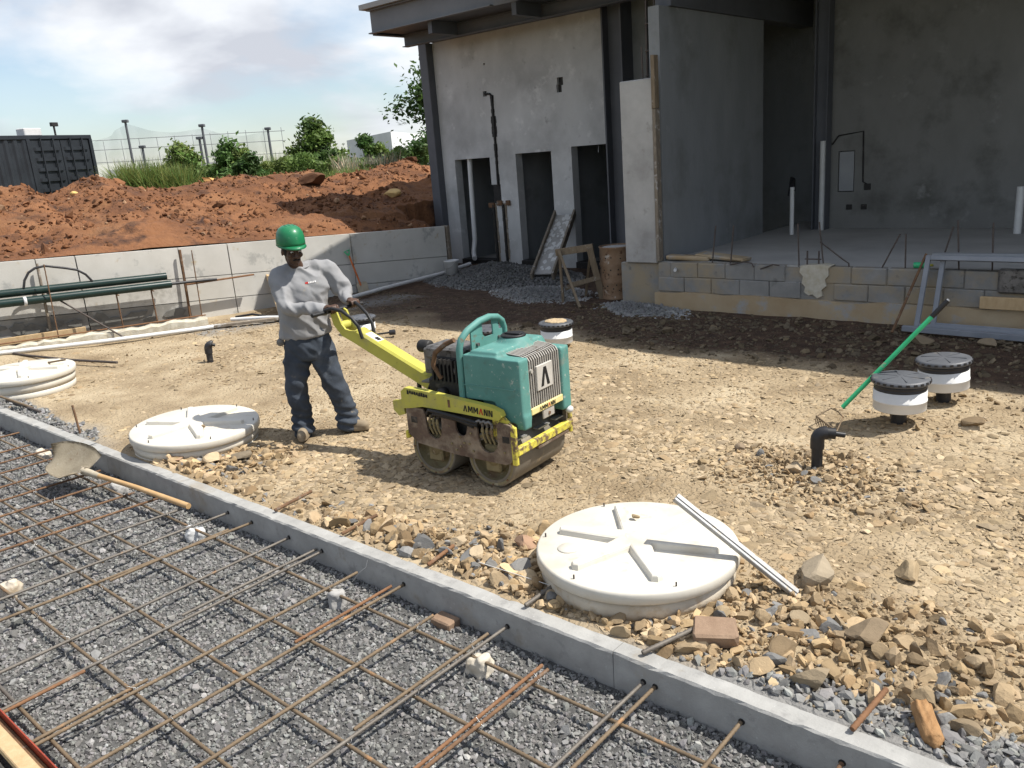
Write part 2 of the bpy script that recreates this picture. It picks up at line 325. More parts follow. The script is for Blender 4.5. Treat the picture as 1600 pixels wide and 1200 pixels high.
def ground_mat():
    m = pm('compacted_ground', [(.205,.148,.085),(.33,.255,.16),(.46,.375,.25)], 1.3, .95, .9, 26, bdist=.02)
    t = m.node_tree; N = t.nodes; K = t.links.new; b = N['Principled BSDF']; g = N.new('ShaderNodeNewGeometry')
    base = b.inputs['Base Color'].links[0].from_socket
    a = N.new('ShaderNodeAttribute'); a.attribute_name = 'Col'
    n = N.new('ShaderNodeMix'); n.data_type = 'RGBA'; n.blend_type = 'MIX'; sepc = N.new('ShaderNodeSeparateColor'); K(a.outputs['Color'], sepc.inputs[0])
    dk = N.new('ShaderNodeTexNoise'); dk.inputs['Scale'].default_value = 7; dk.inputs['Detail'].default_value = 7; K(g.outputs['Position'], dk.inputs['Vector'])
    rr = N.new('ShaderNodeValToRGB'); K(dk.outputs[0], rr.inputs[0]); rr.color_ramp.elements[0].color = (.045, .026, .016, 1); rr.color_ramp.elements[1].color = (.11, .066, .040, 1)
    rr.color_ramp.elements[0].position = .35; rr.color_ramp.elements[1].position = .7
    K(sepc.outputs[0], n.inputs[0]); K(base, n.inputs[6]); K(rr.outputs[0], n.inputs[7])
    gr = N.new('ShaderNodeMix'); gr.data_type = 'RGBA'; K(sepc.outputs[1], gr.inputs[0]); K(n.outputs[2], gr.inputs[6]); gr.inputs[7].default_value = (.20, .195, .185, 1)
    K(gr.outputs[2], b.inputs['Base Color'])
    # angular broken-stone relief
    vo = N.new('ShaderNodeTexVoronoi'); vo.feature = 'DISTANCE_TO_EDGE'; vo.inputs['Scale'].default_value = 17
    ds = N.new('ShaderNodeTexNoise'); ds.inputs['Scale'].default_value = 5; K(g.outputs['Position'], ds.inputs['Vector'])
    ad = N.new('ShaderNodeVectorMath'); ad.operation = 'MULTIPLY_ADD'; K(ds.outputs['Color'], ad.inputs[0]); ad.inputs[1].default_value = (.12,)*3; K(g.outputs['Position'], ad.inputs[2]); K(ad.outputs[0], vo.inputs['Vector'])
    r2 = N.new('ShaderNodeValToRGB'); K(vo.outputs['Distance'], r2.inputs[0]); r2.color_ramp.elements[1].position = .16
    b1 = b.inputs['Normal'].links[0].from_node
    b2 = N.new('ShaderNodeBump'); b2.inputs['Strength'].default_value = .6; b2.inputs['Distance'].default_value = .012
    K(r2.outputs[0], b2.inputs['Height']); K(b1.outputs[0], b2.inputs['Normal']); K(b2.outputs[0], b.inputs['Normal'])
    return m
M['ground'] = ground_mat()
M['gravel_base'] = pm('gravel_base', [(.075,.074,.071),(.13,.128,.123)], 30, .95, .8, 90, bdist=.02)

# ------------------------------------------------------------------ heights and sheets
MOUNDS = [(-1.90,5.15,.42,.05),(-1.74,6.29,.35,.05),(-1.55,6.95,.5,.04),(-9.43,5.0,.4,.03),(-5.6,7.3,.5,.04),(-8.8,6.9,.45,.04),(-2.2,3.4,.75,.05),
          (-1.1,3.3,.8,.05),(-6.5,3.2,.8,.04),(-12.8,3.4,1.3,.10),(-10.3,3.0,.9,.05),(-3.3,3.1,.6,.03)]
def gz(x, y):
    x = np.asarray(x, float); y = np.asarray(y, float)
    z = (fbm(x*.5, y*.5, s=3)-.5)*.07 + (fbm(x*2.3, y*2.3, s=9)-.5)*.035
    for a, b, r, h in MOUNDS: z = z + h*np.exp(-((x-a)**2+(y-b)**2)/(r*r))
    roll_ = np.exp(-(((x+3.97)/1.0)**2+((y-4.14)/.6)**2)); z = z*(1-roll_)
    per = np.exp(-(((x+5.75)/.5)**2+((y-4.02)/.5)**2)); z = z*(1-per)
    return z - .012
def mesh_np(name, V_, F_, mat, col=None, parent=None, smooth=False):
    me = bpy.data.meshes.new(name); V_ = np.asarray(V_, np.float32); F_ = np.asarray(F_, np.int32); k = F_.shape[1]
    me.vertices.add(len(V_)); me.vertices.foreach_set('co', V_.ravel())
    me.loops.add(F_.size); me.loops.foreach_set('vertex_index', F_.ravel())
    me.polygons.add(len(F_)); me.polygons.foreach_set('loop_start', np.arange(0, F_.size, k, dtype=np.int32))
    try: me.polygons.foreach_set('loop_total', np.full(len(F_), k, np.int32))
    except Exception: pass
    me.polygons.foreach_set('use_smooth', np.full(len(F_), smooth))
    if col is not None:
        a = me.color_attributes.new('Col', 'FLOAT_COLOR', 'POINT'); c4 = np.ones((len(V_), 4), np.float32); c4[:, :3] = col; a.data.foreach_set('color', c4.ravel())
    me.update(calc_edges=True); return link(name, me, mat, parent)
def grid(name, xs, ys, zf, mat, colf=None, smooth=True):
    X, Y = np.meshgrid(xs, ys, indexing='ij'); Z = zf(X, Y); nx_, ny_ = X.shape
    V_ = np.stack([X, Y, Z], -1).reshape(-1, 3); i = np.arange(nx_*ny_).reshape(nx_, ny_)
    F_ = np.stack([i[:-1, :-1], i[1:, :-1], i[1:, 1:], i[:-1, 1:]], -1).reshape(-1, 4)
    return mesh_np(name, V_, F_, mat, None if colf is None else colf(X, Y).reshape(-1, 3), smooth=smooth)
def brown_shade_mask(x, y):      # darker damp soil along the building, with shade coloured in from a ragged shadow edge
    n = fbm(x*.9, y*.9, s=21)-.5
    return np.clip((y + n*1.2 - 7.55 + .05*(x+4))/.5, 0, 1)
def grey_mask(x, y):       # grey gravel spilt along the back of the curb
    n = fbm(x*1.6, y*1.6, s=33)-.5
    a = np.clip((2.98 + n*.5 + np.clip((x+1.9)*.14, 0, .4) - y)/.16, 0, 1)*((x > -2.3).astype(float)*np.clip((x+2.3)/.8, 0, 1) + np.clip((-7.0-x)/.8, 0, 1)*1.0)
    b = np.clip((y + x*.3 - 10.7 + n*1.4)/.8, 0, 1)*(x < -6.4)     # spread under the gravel heaps
    c = np.clip(.55-np.abs((x+12.2)-(y-6.4)*.21-.9+n*.6), 0, .5)*(y > 5.9)*(y < 9.5)*1.6
    return np.clip(np.maximum(np.maximum(a, b), c), 0, 1)
def gcol(X, Y): return np.stack([brown_shade_mask(X, Y), grey_mask(X, Y), np.zeros_like(X)], -1)
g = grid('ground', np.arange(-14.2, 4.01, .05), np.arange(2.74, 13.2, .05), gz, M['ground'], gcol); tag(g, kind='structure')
def bedz(x, y): return -.165 + (fbm(x*1.3, y*1.3, s=5)-.5)*.03
g = grid('gravel_bed_ground', np.arange(-14.2, 4.01, .06), np.arange(.70, 2.74, .06), bedz, M['gravel_base']); tag(g, kind='structure')
MB().add([(-900,-900,-.62),(900,-900,-.62),(900,900,-.62),(-900,900,-.62)], [(0,1,2,3)]).build('outer_ground', M['terrain'])
tag(bpy.data.objects['outer_ground'], kind='structure')

WA = Vector((-12.67, 6.54, 0)); WT = Vector((.2053, .9787, 0)); WN = Vector((.9787, -.2053, 0))
def wp(s, off, z): return WA + WT*s + WN*off + Vector((0, 0, z))
def ztop(s): return 1.17 - .0434*s
RS = np.array([-40,-8,-4,-1.68,-1.33,-1.17,-1.05,-.58,-.02,.27,.61,1.23,1.91,2.46,2.89,3.63,4.25,4.65,4.87,5.37,5.89,6.6,7.17,7.61,8.28,12,40])
RZ = np.array([2.2,2.2,2.25,2.33,2.40,2.36,2.18,2.26,2.44,2.37,2.21,2.12,2.20,2.20,2.22,2.2,2.23,2.26,2.05,2.1,2.15,2.18,2.31,2.12,2.0,1.9,1.9])
def moundz(s, d):
    zr = np.interp(s, RS, RZ) - .03; zt = 1.15 - .0434*s
    t = np.clip(d/5.0, 0, 1); prof = t**.85*(1-.18*np.sin(t*np.pi))
    z = zt + (zr-zt)*prof
    z = np.where(d > 5, zr - (zr-1.55)*np.clip((d-5)/3.0, 0, 1)**.9, z)
    amp = np.clip(d/.8, 0, 1)*np.where(d > 4.2, .5, 1)
    z = z + amp*((fbm(s*1.0, d*1.0, s=41)-.5)*.36 + (np.abs(fbm(s*3, d*3, s=43)-.5)-.12)*.26 + (fbm(s*11, d*11, s=47, o=3)-.5)*.07)
    bank = np.exp(-((s-4.3)/1.2)**2)*np.clip((.55-d)/.25, -1, 1)*.10      # little scarp behind the wall end
    return z - np.where(d < 1.2, np.abs(bank), 0)
def bclear(x, y, z):
    s_ = (x-WA.x)*WT.x+(y-WA.y)*WT.y; return np.where(((x > -13.3) & (y > 12.3)) | ((x > -13.25) & (s_ > 4.97)), -.4, z)
ss = np.concatenate([np.arange(-14, 14, .07)]); dd_ = np.concatenate([np.arange(.08, 6.5, .07), np.arange(6.5, 12, .5)])
S_, D_ = np.meshgrid(ss, dd_, indexing='ij'); Zm = bclear(WA.x+WT.x*S_-WN.x*D_, WA.y+WT.y*S_-WN.y*D_, moundz(S_, D_))
V_ = np.stack([WA.x+WT.x*S_-WN.x*D_, WA.y+WT.y*S_-WN.y*D_, Zm], -1).reshape(-1, 3); ii = np.arange(S_.size).reshape(S_.shape)
mo = mesh_np('soil_mound_terrain', V_, np.stack([ii[:-1,:-1], ii[:-1,1:], ii[1:,1:], ii[1:,:-1]], -1).reshape(-1, 4), M['soil'], smooth=True); tag(mo, kind='structure')
# plateau behind the mound, out to the horizon
pv_ = [wp(-300, -11.5, 1.5), wp(300, -11.5, 1.5), wp(300, -900, 1.5), wp(-300, -900, 1.5)]
tag(MB().add(pv_, [(0,1,2,3)]).build('plateau_terrain', M['terrain']), kind='structure')

# ------------------------------------------------------------------ building shell
B = empty('unfinished_building', (-6, 12, 0)); tag(B, 'grey unfinished concrete building with three doorways and raised open floor slab', 'building')
def bpart(mb, name, mat, parent=B):
    o = mb.build(name, mat); o.parent = parent
    o.matrix_parent_inverse = Matrix.Translation(-Vector(parent.location)) if parent is B else Matrix()
    return o
def cell_wall(xb, zb, rects, y0, y1):
    xs = sorted(set(xb) | {r[0] for r in rects} | {r[1] for r in rects}); zs = sorted(set(zb) | {r[2] for r in rects} | {r[3] for r in rects})
    solid = [[not any(r[0] <= (xs[i]+xs[i+1])/2 <= r[1] and r[2] <= (zs[k]+zs[k+1])/2 <= r[3] for r in rects) for k in range(len(zs)-1)] for i in range(len(xs)-1)]
    def sd(i, k): return 0 <= i < len(xs)-1 and 0 <= k < len(zs)-1 and solid[i][k]
    mb = MB()
    for i in range(len(xs)-1):
        for k in range(len(zs)-1):
            if not solid[i][k]: continue
            a, b, c, d = xs[i], xs[i+1], zs[k], zs[k+1]
            mb.add([(a,y0,c),(b,y0,c),(b,y0,d),(a,y0,d)], [(0,1,2,3)]); mb.add([(a,y1,c),(b,y1,c),(b,y1,d),(a,y1,d)], [(3,2,1,0)])
            if not sd(i-1, k): mb.add([(a,y0,c),(a,y0,d),(a,y1,d),(a,y1,c)], [(0,1,2,3)])
            if not sd(i+1, k): mb.add([(b,y0,c),(b,y1,c),(b,y1,d),(b,y0,d)], [(0,1,2,3)])
            if not sd(i, k-1): mb.add([(a,y0,c),(a,y1,c),(b,y1,c),(b,y0,c)], [(0,1,2,3)])
            if not sd(i, k+1): mb.add([(a,y0,d),(b,y0,d),(b,y1,d),(a,y1,d)], [(0,1,2,3)])
    return mb
F0 = 12.9
rects = [(-12.65,-11.66,-.2,2.16),(-11.76,-11.42,1.24,1.62),(-10.97,-10.08,-.2,2.19),(-9.60,-8.67,-.2,2.24),
         (-9.86,-9.74,3.22,3.36),(-9.84,-9.70,3.34,3.48),(-11.70,-11.60,3.33,3.43),(-11.63,-11.59,3.91,3.95)]
bpart(cell_wall([-13.0,-8.58], [-.2,4.5], rects, F0, F0+.2), 'facade_wall', M['plaster'])
# rooms behind the doorways
r = MB(); r.box((-13.0,14.6,-.2),(-8.4,14.7,4.4)); r.box((-13.0,F0+.2,-.2),(-12.9,14.6,4.4)); r.box((-11.25,F0+.2,-.2),(-11.15,14.6,4.4)); r.box((-9.98,F0+.2,-.2),(-9.88,14.6,4.4)); r.box((-8.5,F0+.2,-.2),(-8.4,14.6,4.4))
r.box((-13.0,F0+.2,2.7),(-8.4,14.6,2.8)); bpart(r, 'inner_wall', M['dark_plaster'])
for x0, x1 in ((-12.9,-11.25),(-11.15,-9.98),(-9.88,-8.5)): bpart(MB().box((x0,F0+.205,-.2),(x1,14.595,.02)), 'room_floor', M['slab'])
for x0, x1 in ((-12.65,-11.66),(-10.97,-10.08),(-9.60,-8.67)): bpart(MB().cbox((x0,F0-.05,-.1),(x1,F0+.18,.10),.01), 'door_sill', M['engine'])
# pipes and conduits
bpart(MB().tube([(-12.33,F0+.12,2.3),(-12.36,F0+.1,.5),(-12.35,F0+.02,.22),(-12.20,F0-.12,.12)], .052, 10), 'drain_pipe', M['pvc'])
bpart(MB().tube([(-11.65,F0-.005,3.38),(-11.50,F0-.02,3.36),(-11.455,F0-.02,3.32),(-11.46,F0-.015,2.7),(-11.48,F0-.01,1.6)], .022, 8), 'conduit', M['engine'])
gv = MB()
for i in range(26):
    z = 1.62+i*.066; w = .028+.02*random.random()+(.03 if 2.5 < z < 2.9 else 0)
    gv.box((-11.47-w,F0-.006-.004*random.random(),z),(-11.47+w,F0+.01,z+.066))
bpart(gv, 'wall_chase', M['engine'])
for x in (-11.62,-11.36):
    gv = MB()
    for i in range(17):
        z = i*.072+.02; w = .05+.02*random.random(); gv.box((x-w,F0-.008-.004*random.random(),z),(x+w,F0+.01,z+.072))
    bpart(gv, 'wall_chase', M['oldwood']); bpart(MB().tube([(x-.01,F0-.03,1.22),(x,F0-.03,.0)], .028, 8), 'conduit', M['engine'])
for x, z, w in ((-11.66,1.21,.10),(-11.44,1.25,.09),(-11.22,1.25,.07)): bpart(MB().cbox((x-w,F0-.05,z-.05),(x+w*.6,F0-.002,z+.05),.012), 'junction_box', M['rust'])
bpart(MB().box((-9.90,F0+.06,3.18),(-9.66,F0+.19,3.5)), 'hole_shade_back', M['engine'])  # black backing stands in for the shade inside the wall hole
bpart(MB().box((-11.76,F0+.15,1.24),(-11.42,F0+.19,1.62)), 'box_back', M['engine'])
bpart(MB().box((-10.6,14.57,1.15),(-10.2,14.598,1.6)).box((-10.42,14.57,1.6),(-10.38,14.598,2.6)), 'wall_box', M['engine'])
for z in (.95,1.55,2.0): bpart(MB().tube([(-8.98,F0+.3,z),(-8.69,F0+.15,z+.03)], .008, 6), 'rebar', M['bar_grey'])
bpart(MB().tube([(-9.35,14.2,.02),(-9.35,14.2,.75)], .03, 8), 'pipe_stub', M['black'])
for x in (-12.3,-9.05,-8.85): bpart(MB().tube([(x,F0+.1,2.23),(x+.02,F0+.06,2.1)], .007, 5), 'tie_wire', M['wire'])
# steel columns
def ibeam(p0, p1, w, h, t=.02, upv=(0,0,1)):
    p0, p1 = Vector(p0), Vector(p1); d = (p1-p0); ln = d.length; x = d.normalized(); u_ = Vector(upv); y = u_.cross(x).normalized(); z = x.cross(y)
    Mx = Matrix(((x.x,y.x,z.x,p0.x),(x.y,y.y,z.y,p0.y),(x.z,y.z,z.z,p0.z),(0,0,0,1)))
    mb = MB(); mb.box((0,-w/2,h/2-t),(ln,w/2,h/2),Mx); mb.box((0,-w/2,-h/2),(ln,w/2,-h/2+t),Mx); mb.box((0,-t/2,-h/2+t),(ln,t/2,h/2-t),Mx); return mb
bpart(MB().cbox((-13.24,12.72,-.2),(-13.003,13.1,4.5),.01), 'steel_column', M['steel'])
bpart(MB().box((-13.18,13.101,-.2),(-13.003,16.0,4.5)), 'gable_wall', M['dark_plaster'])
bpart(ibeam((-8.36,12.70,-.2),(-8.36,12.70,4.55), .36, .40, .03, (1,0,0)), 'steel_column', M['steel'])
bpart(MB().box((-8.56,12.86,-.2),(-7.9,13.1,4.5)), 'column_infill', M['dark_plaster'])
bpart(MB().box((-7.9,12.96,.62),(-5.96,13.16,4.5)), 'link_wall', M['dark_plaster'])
# pillar with form boards and starter bars
bpart(MB().cbox((-6.50,9.88,.60),(-5.995,10.0,3.01),.012), 'pillar', M['concrete'])
bpart(MB().cbox((-6.62,9.93,-.2),(-5.98,10.3,.595),.012), 'pillar_base', M['block'])
bpart(MB().cbox((-5.992,9.86,.63),(-5.945,9.97,2.62),.004), 'form_board', M['oldwood']); bpart(MB().cbox((-5.990,9.845,2.625),(-5.935,9.95,3.28),.004), 'form_board', M['wood'])
for x in (-6.14,-6.02): bpart(MB().tube([(x-.02,10.04,2.9),(x-.01,10.05,4.7)], .011, 6), 'starter_bar', M['bar_dark'])
bpart(MB().tube([(-6.20,10.0,2.9),(-6.21,10.0,3.42)], .011, 6), 'starter_bar', M['bar_dark'])
for z in (3.05,3.35,3.68,3.98,4.3): bpart(MB().tube([(-6.17,10.02,z),(-6.02,10.04,z+.02)], .008, 5), 'stirrup', M['bar_dark'])
# partition, back walls, beams
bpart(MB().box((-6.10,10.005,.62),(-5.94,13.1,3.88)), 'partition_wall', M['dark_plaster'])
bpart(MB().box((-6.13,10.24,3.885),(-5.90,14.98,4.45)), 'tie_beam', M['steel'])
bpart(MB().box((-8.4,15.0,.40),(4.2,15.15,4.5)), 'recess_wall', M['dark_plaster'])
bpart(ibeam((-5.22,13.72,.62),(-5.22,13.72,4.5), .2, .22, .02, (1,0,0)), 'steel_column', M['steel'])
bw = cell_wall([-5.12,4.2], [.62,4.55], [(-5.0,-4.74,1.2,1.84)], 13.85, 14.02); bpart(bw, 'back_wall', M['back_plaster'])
pb = bpart(MB().box((-4.985,13.86,1.215),(-4.755,13.9,1.825)), 'electric_panel', M['lsteel'])
bpart(MB().tube([(-5.1,13.84,1.95),(-5.0,13.845,2.08),(-4.62,13.845,2.12),(-4.60,13.845,1.35),(-4.52,13.845,1.3)], .014, 6), 'wall_chase', M['engine'])
bpart(MB().cbox((-4.58,13.835,1.22),(-4.48,13.86,1.32),.004), 'socket_box', M['engine'])
for x in (-4.85,-4.62): bpart(MB().cbox((x,13.835,.92),(x+.09,13.86,1.0),.004), 'socket_box', M['engine'])
bpart(MB().box((4.0,9.9,.62),(4.15,13.85,4.55)), 'light_block_wall', M['back_plaster'])  # unseen wall added to keep light from leaking in at the right
bpart(MB().tube([(-5.4,13.0,.62),(-5.4,13.0,1.36)], .034, 10), 'pvc_riser', M['pvc']); bpart(MB().tube([(-5.4,13.02,1.3),(-5.40,13.02,1.5),(-5.44,13.02,1.22)], .045, 8), 'pipe_wrap', M['black'])
bpart(MB().tube([(-5.16,13.6,.62),(-5.16,13.6,2.02)], .042, 10), 'pvc_riser', M['pvc_grey'])
bpart(MB().tube([(-2.30,13.2,.62),(-2.30,13.2,1.25)], .05, 10), 'pvc_riser', M['pvc'])
# floor slab, block plinth, footing
bpart(MB().box((-6.0,9.93,.40),(4.0,14.99,.618)), 'floor_slab', M['slab'])
bpart(MB().box((-5.97,9.875,-.2),(4.0,10.0,.60)), 'plinth_core', M['block'])
blk = [MB().cbox((0,0,0),(.394,.14,.195),.006).mesh('block'), MB().cbox((0,0,0),(.394,.14,.195),.012).mesh('block')]
for q in blk: q.materials.append(M['block'])
for row in range(2):
    x = -5.97 + (.2 if row else 0)
    if row:
        o = bpart(MB().cbox((-5.97,9.872,.424),(-5.782,9.99,.612),.006), 'block', M['block'])
    while x < 1.2:
        if not (-3.99 < x+.19 < -3.62):
            o = link('block', blk[random.randrange(2)], None); o.parent = B; o.matrix_parent_inverse = Matrix.Translation(-Vector(B.location))
            o.location = (x, 9.852+random.uniform(-.006,.006)+row*.006, .224+row*.2); o.rotation_euler.z = random.uniform(-.012,.012)
        x += .4
bpart(MB().prism([(-3.97,.63),(-3.985,.55),(-3.94,.50),(-3.955,.42),(-3.91,.37),(-3.925,.31),(-3.87,.27),(-3.82,.285),(-3.76,.24),(-3.70,.27),(-3.715,.34),(-3.66,.39),(-3.675,.47),(-3.63,.52),(-3.64,.60),(-3.60,.635),(-3.72,.65),(-3.85,.64)], -9.99, -9.845, Matrix(((1,0,0,0),(0,0,-1,0),(0,1,0,0),(0,0,0,1)))), 'concrete_patch', M['mortar_patch'])
ft = MB(); xs_ = np.arange(-6.0, 1.3, .25); top = [.205+.03*random.random() for _ in xs_]
for i in range(len(xs_)-1):
    a, b = xs_[i], xs_[i+1]
    ft.add([(a,9.80,-.2),(b,9.80,-.2),(b,9.80,top[i+1]),(a,9.80,top[i]),(a,9.95,-.2),(b,9.95,-.2),(b,9.95,top[i+1]),(a,9.95,top[i])], [(0,1,2,3),(3,2,6,7),(5,4,7,6)])
bpart(ft, 'footing', M['footing'])
bpart(MB().cbox((-1.99,9.74,.24),(-1.2,9.795,.37),.005), 'plinth_board', M['plank'])
bpart(MB().cbox((-1.85,9.80,.40),(-1.1,9.87,.66),.02), 'mortar_patch', M['engine_grey'])
bars = [((-5.19,.6),(-5.15,1.10)),((-4.93,.6),(-4.90,1.10)),((-4.02,.5),(-4.06,1.12)),((-3.71,.5),(-3.80,1.14)),((-3.06,.6),(-2.88,1.0)),((-2.80,.6),(-2.82,1.0)),((-2.45,.6),(-2.34,1.08)),((-2.25,.6),(-2.30,1.15)),((-1.93,.6),(-1.96,1.12)),((-1.2,.6),(-1.22,1.1))]
for (a, z0), (b, z1) in bars: bpart(MB().tube([(a,9.93,z0),(b,9.96,z1)], .0095, 6), 'rebar', M['bar_dark'])
bpart(MB().tube([(-3.41,9.93,.55),(-3.43,9.93,.66),(-3.5,9.94,.70),(-3.79,9.98,.90)], .0095, 6), 'rebar', M['bar_dark'])
bpart(MB().tube([(-4.95,9.88,.60),(-4.7,9.82,.66),(-4.58,9.80,.65),(-4.55,9.80,.60)], .0095, 6), 'rebar', M['bar_dark'])
bpart(MB().tube([(-4.55,9.88,.55),(-4.3,9.8,.64),(-4.22,9.8,.63)], .0095, 6), 'rebar', M['bar_dark'])
for x in (-3.92,-3.78): bpart(MB().tube([(x,9.92,.6),(x,9.92,.80)], .011, 6), 'rebar', M['bar_dark'])
bpart(MB().tube([(-3.95,9.92,.70),(-3.75,9.92,.70)], .008, 6), 'rebar', M['bar_dark'])
bpart(MB().tube([(-5.70,9.86,.53),(-5.66,9.78,.53)], .022, 8), 'pipe_stub', M['pvc_grey'])
# roof
bpart(MB().box((-13.02,11.45,4.62),(4.2,16.0,4.78)), 'roof_deck', M['steel'])
bpart(MB().box((-9.9,9.45,4.86),(4.2,11.44,5.02)), 'canopy_deck', M['steel'])
fa = MB(); fa.box((-13.05,11.37,4.60),(4.2,11.39,5.02)); fa.box((-13.05,11.28,5.0),(-9.92,11.37,5.02)); fa.box((-13.05,11.28,4.60),(-9.92,11.37,4.62)); bpart(fa, 'fascia_channel', M['fascia'])
fa = MB(); fa.box((-13.07,11.40,4.58),(-13.05,16.0,5.0)); fa.box((-13.05,11.40,4.58),(-12.96,16.0,4.60)); bpart(fa, 'side_channel', M['steel'])
bpart(MB().box((-13.16,11.2,5.03),(-9.92,16.0,5.12)), 'roof_sheet', M['roofpanel'])
bpart(ibeam((-13.0,12.15,4.5),(4.0,12.15,4.5), .15, .22, .015), 'roof_beam', M['steel'])
bpart(MB().box((-13.0,12.80,4.505),(-8.0,13.1,4.615)), 'roof_beam', M['steel'])
bpart(MB().box((-9.88,9.44,4.80),(4.2,9.449,5.04)), 'canopy_fascia', M['lsteel'])
for x in (-11.5,-9.5,-7.5): bpart(MB().box((x-.05,11.40,4.4),(x+.05,12.07,4.615)), 'joist', M['steel'])

# ------------------------------------------------------------------ retaining wall of concrete panels
RW = empty('retaining_wall', wp(0, 0, 0)); tag(RW, 'pale concrete panel retaining wall holding back the red soil', 'wall')
js = [-9.5,-7.0,-4.6,-2.02,-1.50,-.02,.76,2.98,5.0]
def zmid(s): return .68-.062*s
def zlow(s): return .30-.062*s
for i in range(len(js)-1):
    a, b = js[i]+.008, js[i+1]-.008
    for z0, z1 in ((lambda s: -.25, zlow), (zlow, zmid), (zmid, ztop)):
        o1, o2 = random.uniform(-.008,.008), random.uniform(-.008,.008); gap0 = .006; gap1 = -.006
        vs = [wp(a,o1,z0(a)+gap0), wp(b,o2,z0(b)+gap0), wp(b,o2,z1(b)+gap1), wp(a,o1,z1(a)+gap1), wp(a,-.12,z0(a)+gap0), wp(b,-.12,z0(b)+gap0), wp(b,-.12,z1(b)+gap1), wp(a,-.12,z1(a)+gap1)]
        mb = MB().add(vs, [(0,1,2,3),(5,4,7,6),(3,2,6,7),(4,5,1,0),(4,0,3,7),(1,5,6,2)])
        mb.v = [tuple(Vector(p)-RW.location) for p in mb.v]
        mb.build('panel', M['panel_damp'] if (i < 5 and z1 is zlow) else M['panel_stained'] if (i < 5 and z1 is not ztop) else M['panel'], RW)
mb = MB(); mb.add([wp(-9.5,-.125,-.25)-RW.location, wp(4.98,-.125,-.25)-RW.location, wp(4.98,-.125,ztop(4.98)-.02)-RW.location, wp(-9.5,-.125,ztop(-9.5)-.02)-RW.location, wp(-9.5,-.06,-.25)-RW.location, wp(4.98,-.06,-.25)-RW.location, wp(4.98,-.06,ztop(4.98)-.02)-RW.location, wp(-9.5,-.06,ztop(-9.5)-.02)-RW.location], [(4,5,6,7),(7,6,2,3)]); mb.build('joint_fill', M['concrete'], RW)
mb = MB().cbox((-.06,.0,-.2),(.11,.09,.95),.01, Matrix.Translation(wp(5.01,-.1,0)-RW.location)); mb.build('end_post', M['oldwood'], RW)
# mortar splashes: thin rough daubs on the lower panels
for i in range(11):
    s0 = -3.0+i*.27+random.uniform(-.06,.06); z0 = .33-.02*i+random.uniform(-.03,.03); w = random.uniform(.08,.2); h = random.uniform(.05,.14)
    pts = [];  n = 11
    for k in range(n):
        a = 2*math.pi*k/n; q = 1+random.uniform(-.35,.35); pts.append((math.cos(a)*w*q, math.sin(a)*h*q*(1 if math.sin(a) > 0 else .5)))
    Mx = Matrix.Translation(wp(s0,.009,z0)-RW.location) @ Matrix(((WT.x,0,WN.x,0),(WT.y,0,WN.y,0),(0,1,0,0),(0,0,0,1)))
    MB().prism(pts, 0, .006+.004*(i % 3), Mx).build('mortar_splash', M['mortar'], RW)

# ------------------------------------------------------------------ curb, rebar mat, form
CU = empty('concrete_curb', (-4, 2.7, 0)); tag(CU, 'long pale concrete curb between gravel bed and dirt lot, pierced by bars', 'curb')
cj = [-14.2,-11.0,-7.86,-4.9,-1.9,1.2,4.0]
for a, b in zip(cj[:-1], cj[1:]):
    bm = bmesh.new(); n = int((b-a)/.045); dz = random.uniform(-.003,.003)
    prof = [(2.655,-.26),(2.655,.010),(2.664,.020),(2.746,.020),(2.756,.010),(2.756,-.26)]
    mb = MB(); rings = []
    for i in range(n+1):
        x = a+.0015+(b-a-.003)*i/n
        rings.append([(x+4, y-2.7+random.uniform(-.0018,.0018)+(.004*(random.random()**6) if .009 < z < .015 else 0), z+dz+(random.uniform(-.0015,.0015)-.006*random.random()**8 if z > 0 else 0)) for y, z in prof])
    m_ = len(prof); vs = [p for R in rings for p in R]; fs = [(i*m_+k, i*m_+k+1, (i+1)*m_+k+1, (i+1)*m_+k) for i in range(n) for k in range(m_-1)]
    mb.add(vs, fs); mb.add(rings[0], [tuple(range(m_))[::-1]]); mb.add(rings[-1], [tuple(range(m_))])
    mb.build('curb_segment', M['curb'], CU); bm.free()
def ribbed(p0, p1, r=.0087, pitch=.011, n=7):
    p0, p1 = Vector(p0), Vector(p1); k = max(2, int((p1-p0).length/pitch)); pts = [p0.lerp(p1, i/k) for i in range(k+1)]
    return MB().tube(pts, [r*(1.13 if i % 2 else .92) for i in range(k+1)], n)
RM = empty('rebar_mat', (-4, 1.7, -.07)); tag(RM, 'rusty steel rebar grid tied above the grey gravel bed', 'rebar grid')
OFF = Vector(RM.location)
bm_ = [M['bar_brown'], M['bar_grey'], M['rust'], M['bar_brown'], M['bar_grey']]
def bar(p0, p1, mat, r=.0087, rib=True):
    p0, p1 = Vector(p0)-OFF, Vector(p1)-OFF
    (ribbed(p0, p1, r) if rib else MB().tube([p0, p0.lerp(p1,.33)+Vector((0,0,random.uniform(-.004,.004))), p1], r, 7)).build('rebar', mat, RM)
vu = [(-9.25,0),(-8.85,0),(-8.27,0),(-7.93,0),(-7.62,0),(-7.25,0),(-6.91,0),(-6.55,0),(-6.15,0),(-5.85,0),(-5.51,2),(-5.13,0),(-4.83,1),(-4.40,0),(-4.05,3),(-3.64,0),(-3.30,0),(-2.92,0),(-2.53,0),(-2.14,0),(-1.74,0),(-1.68,1),(-1.28,0),(-.88,0)]
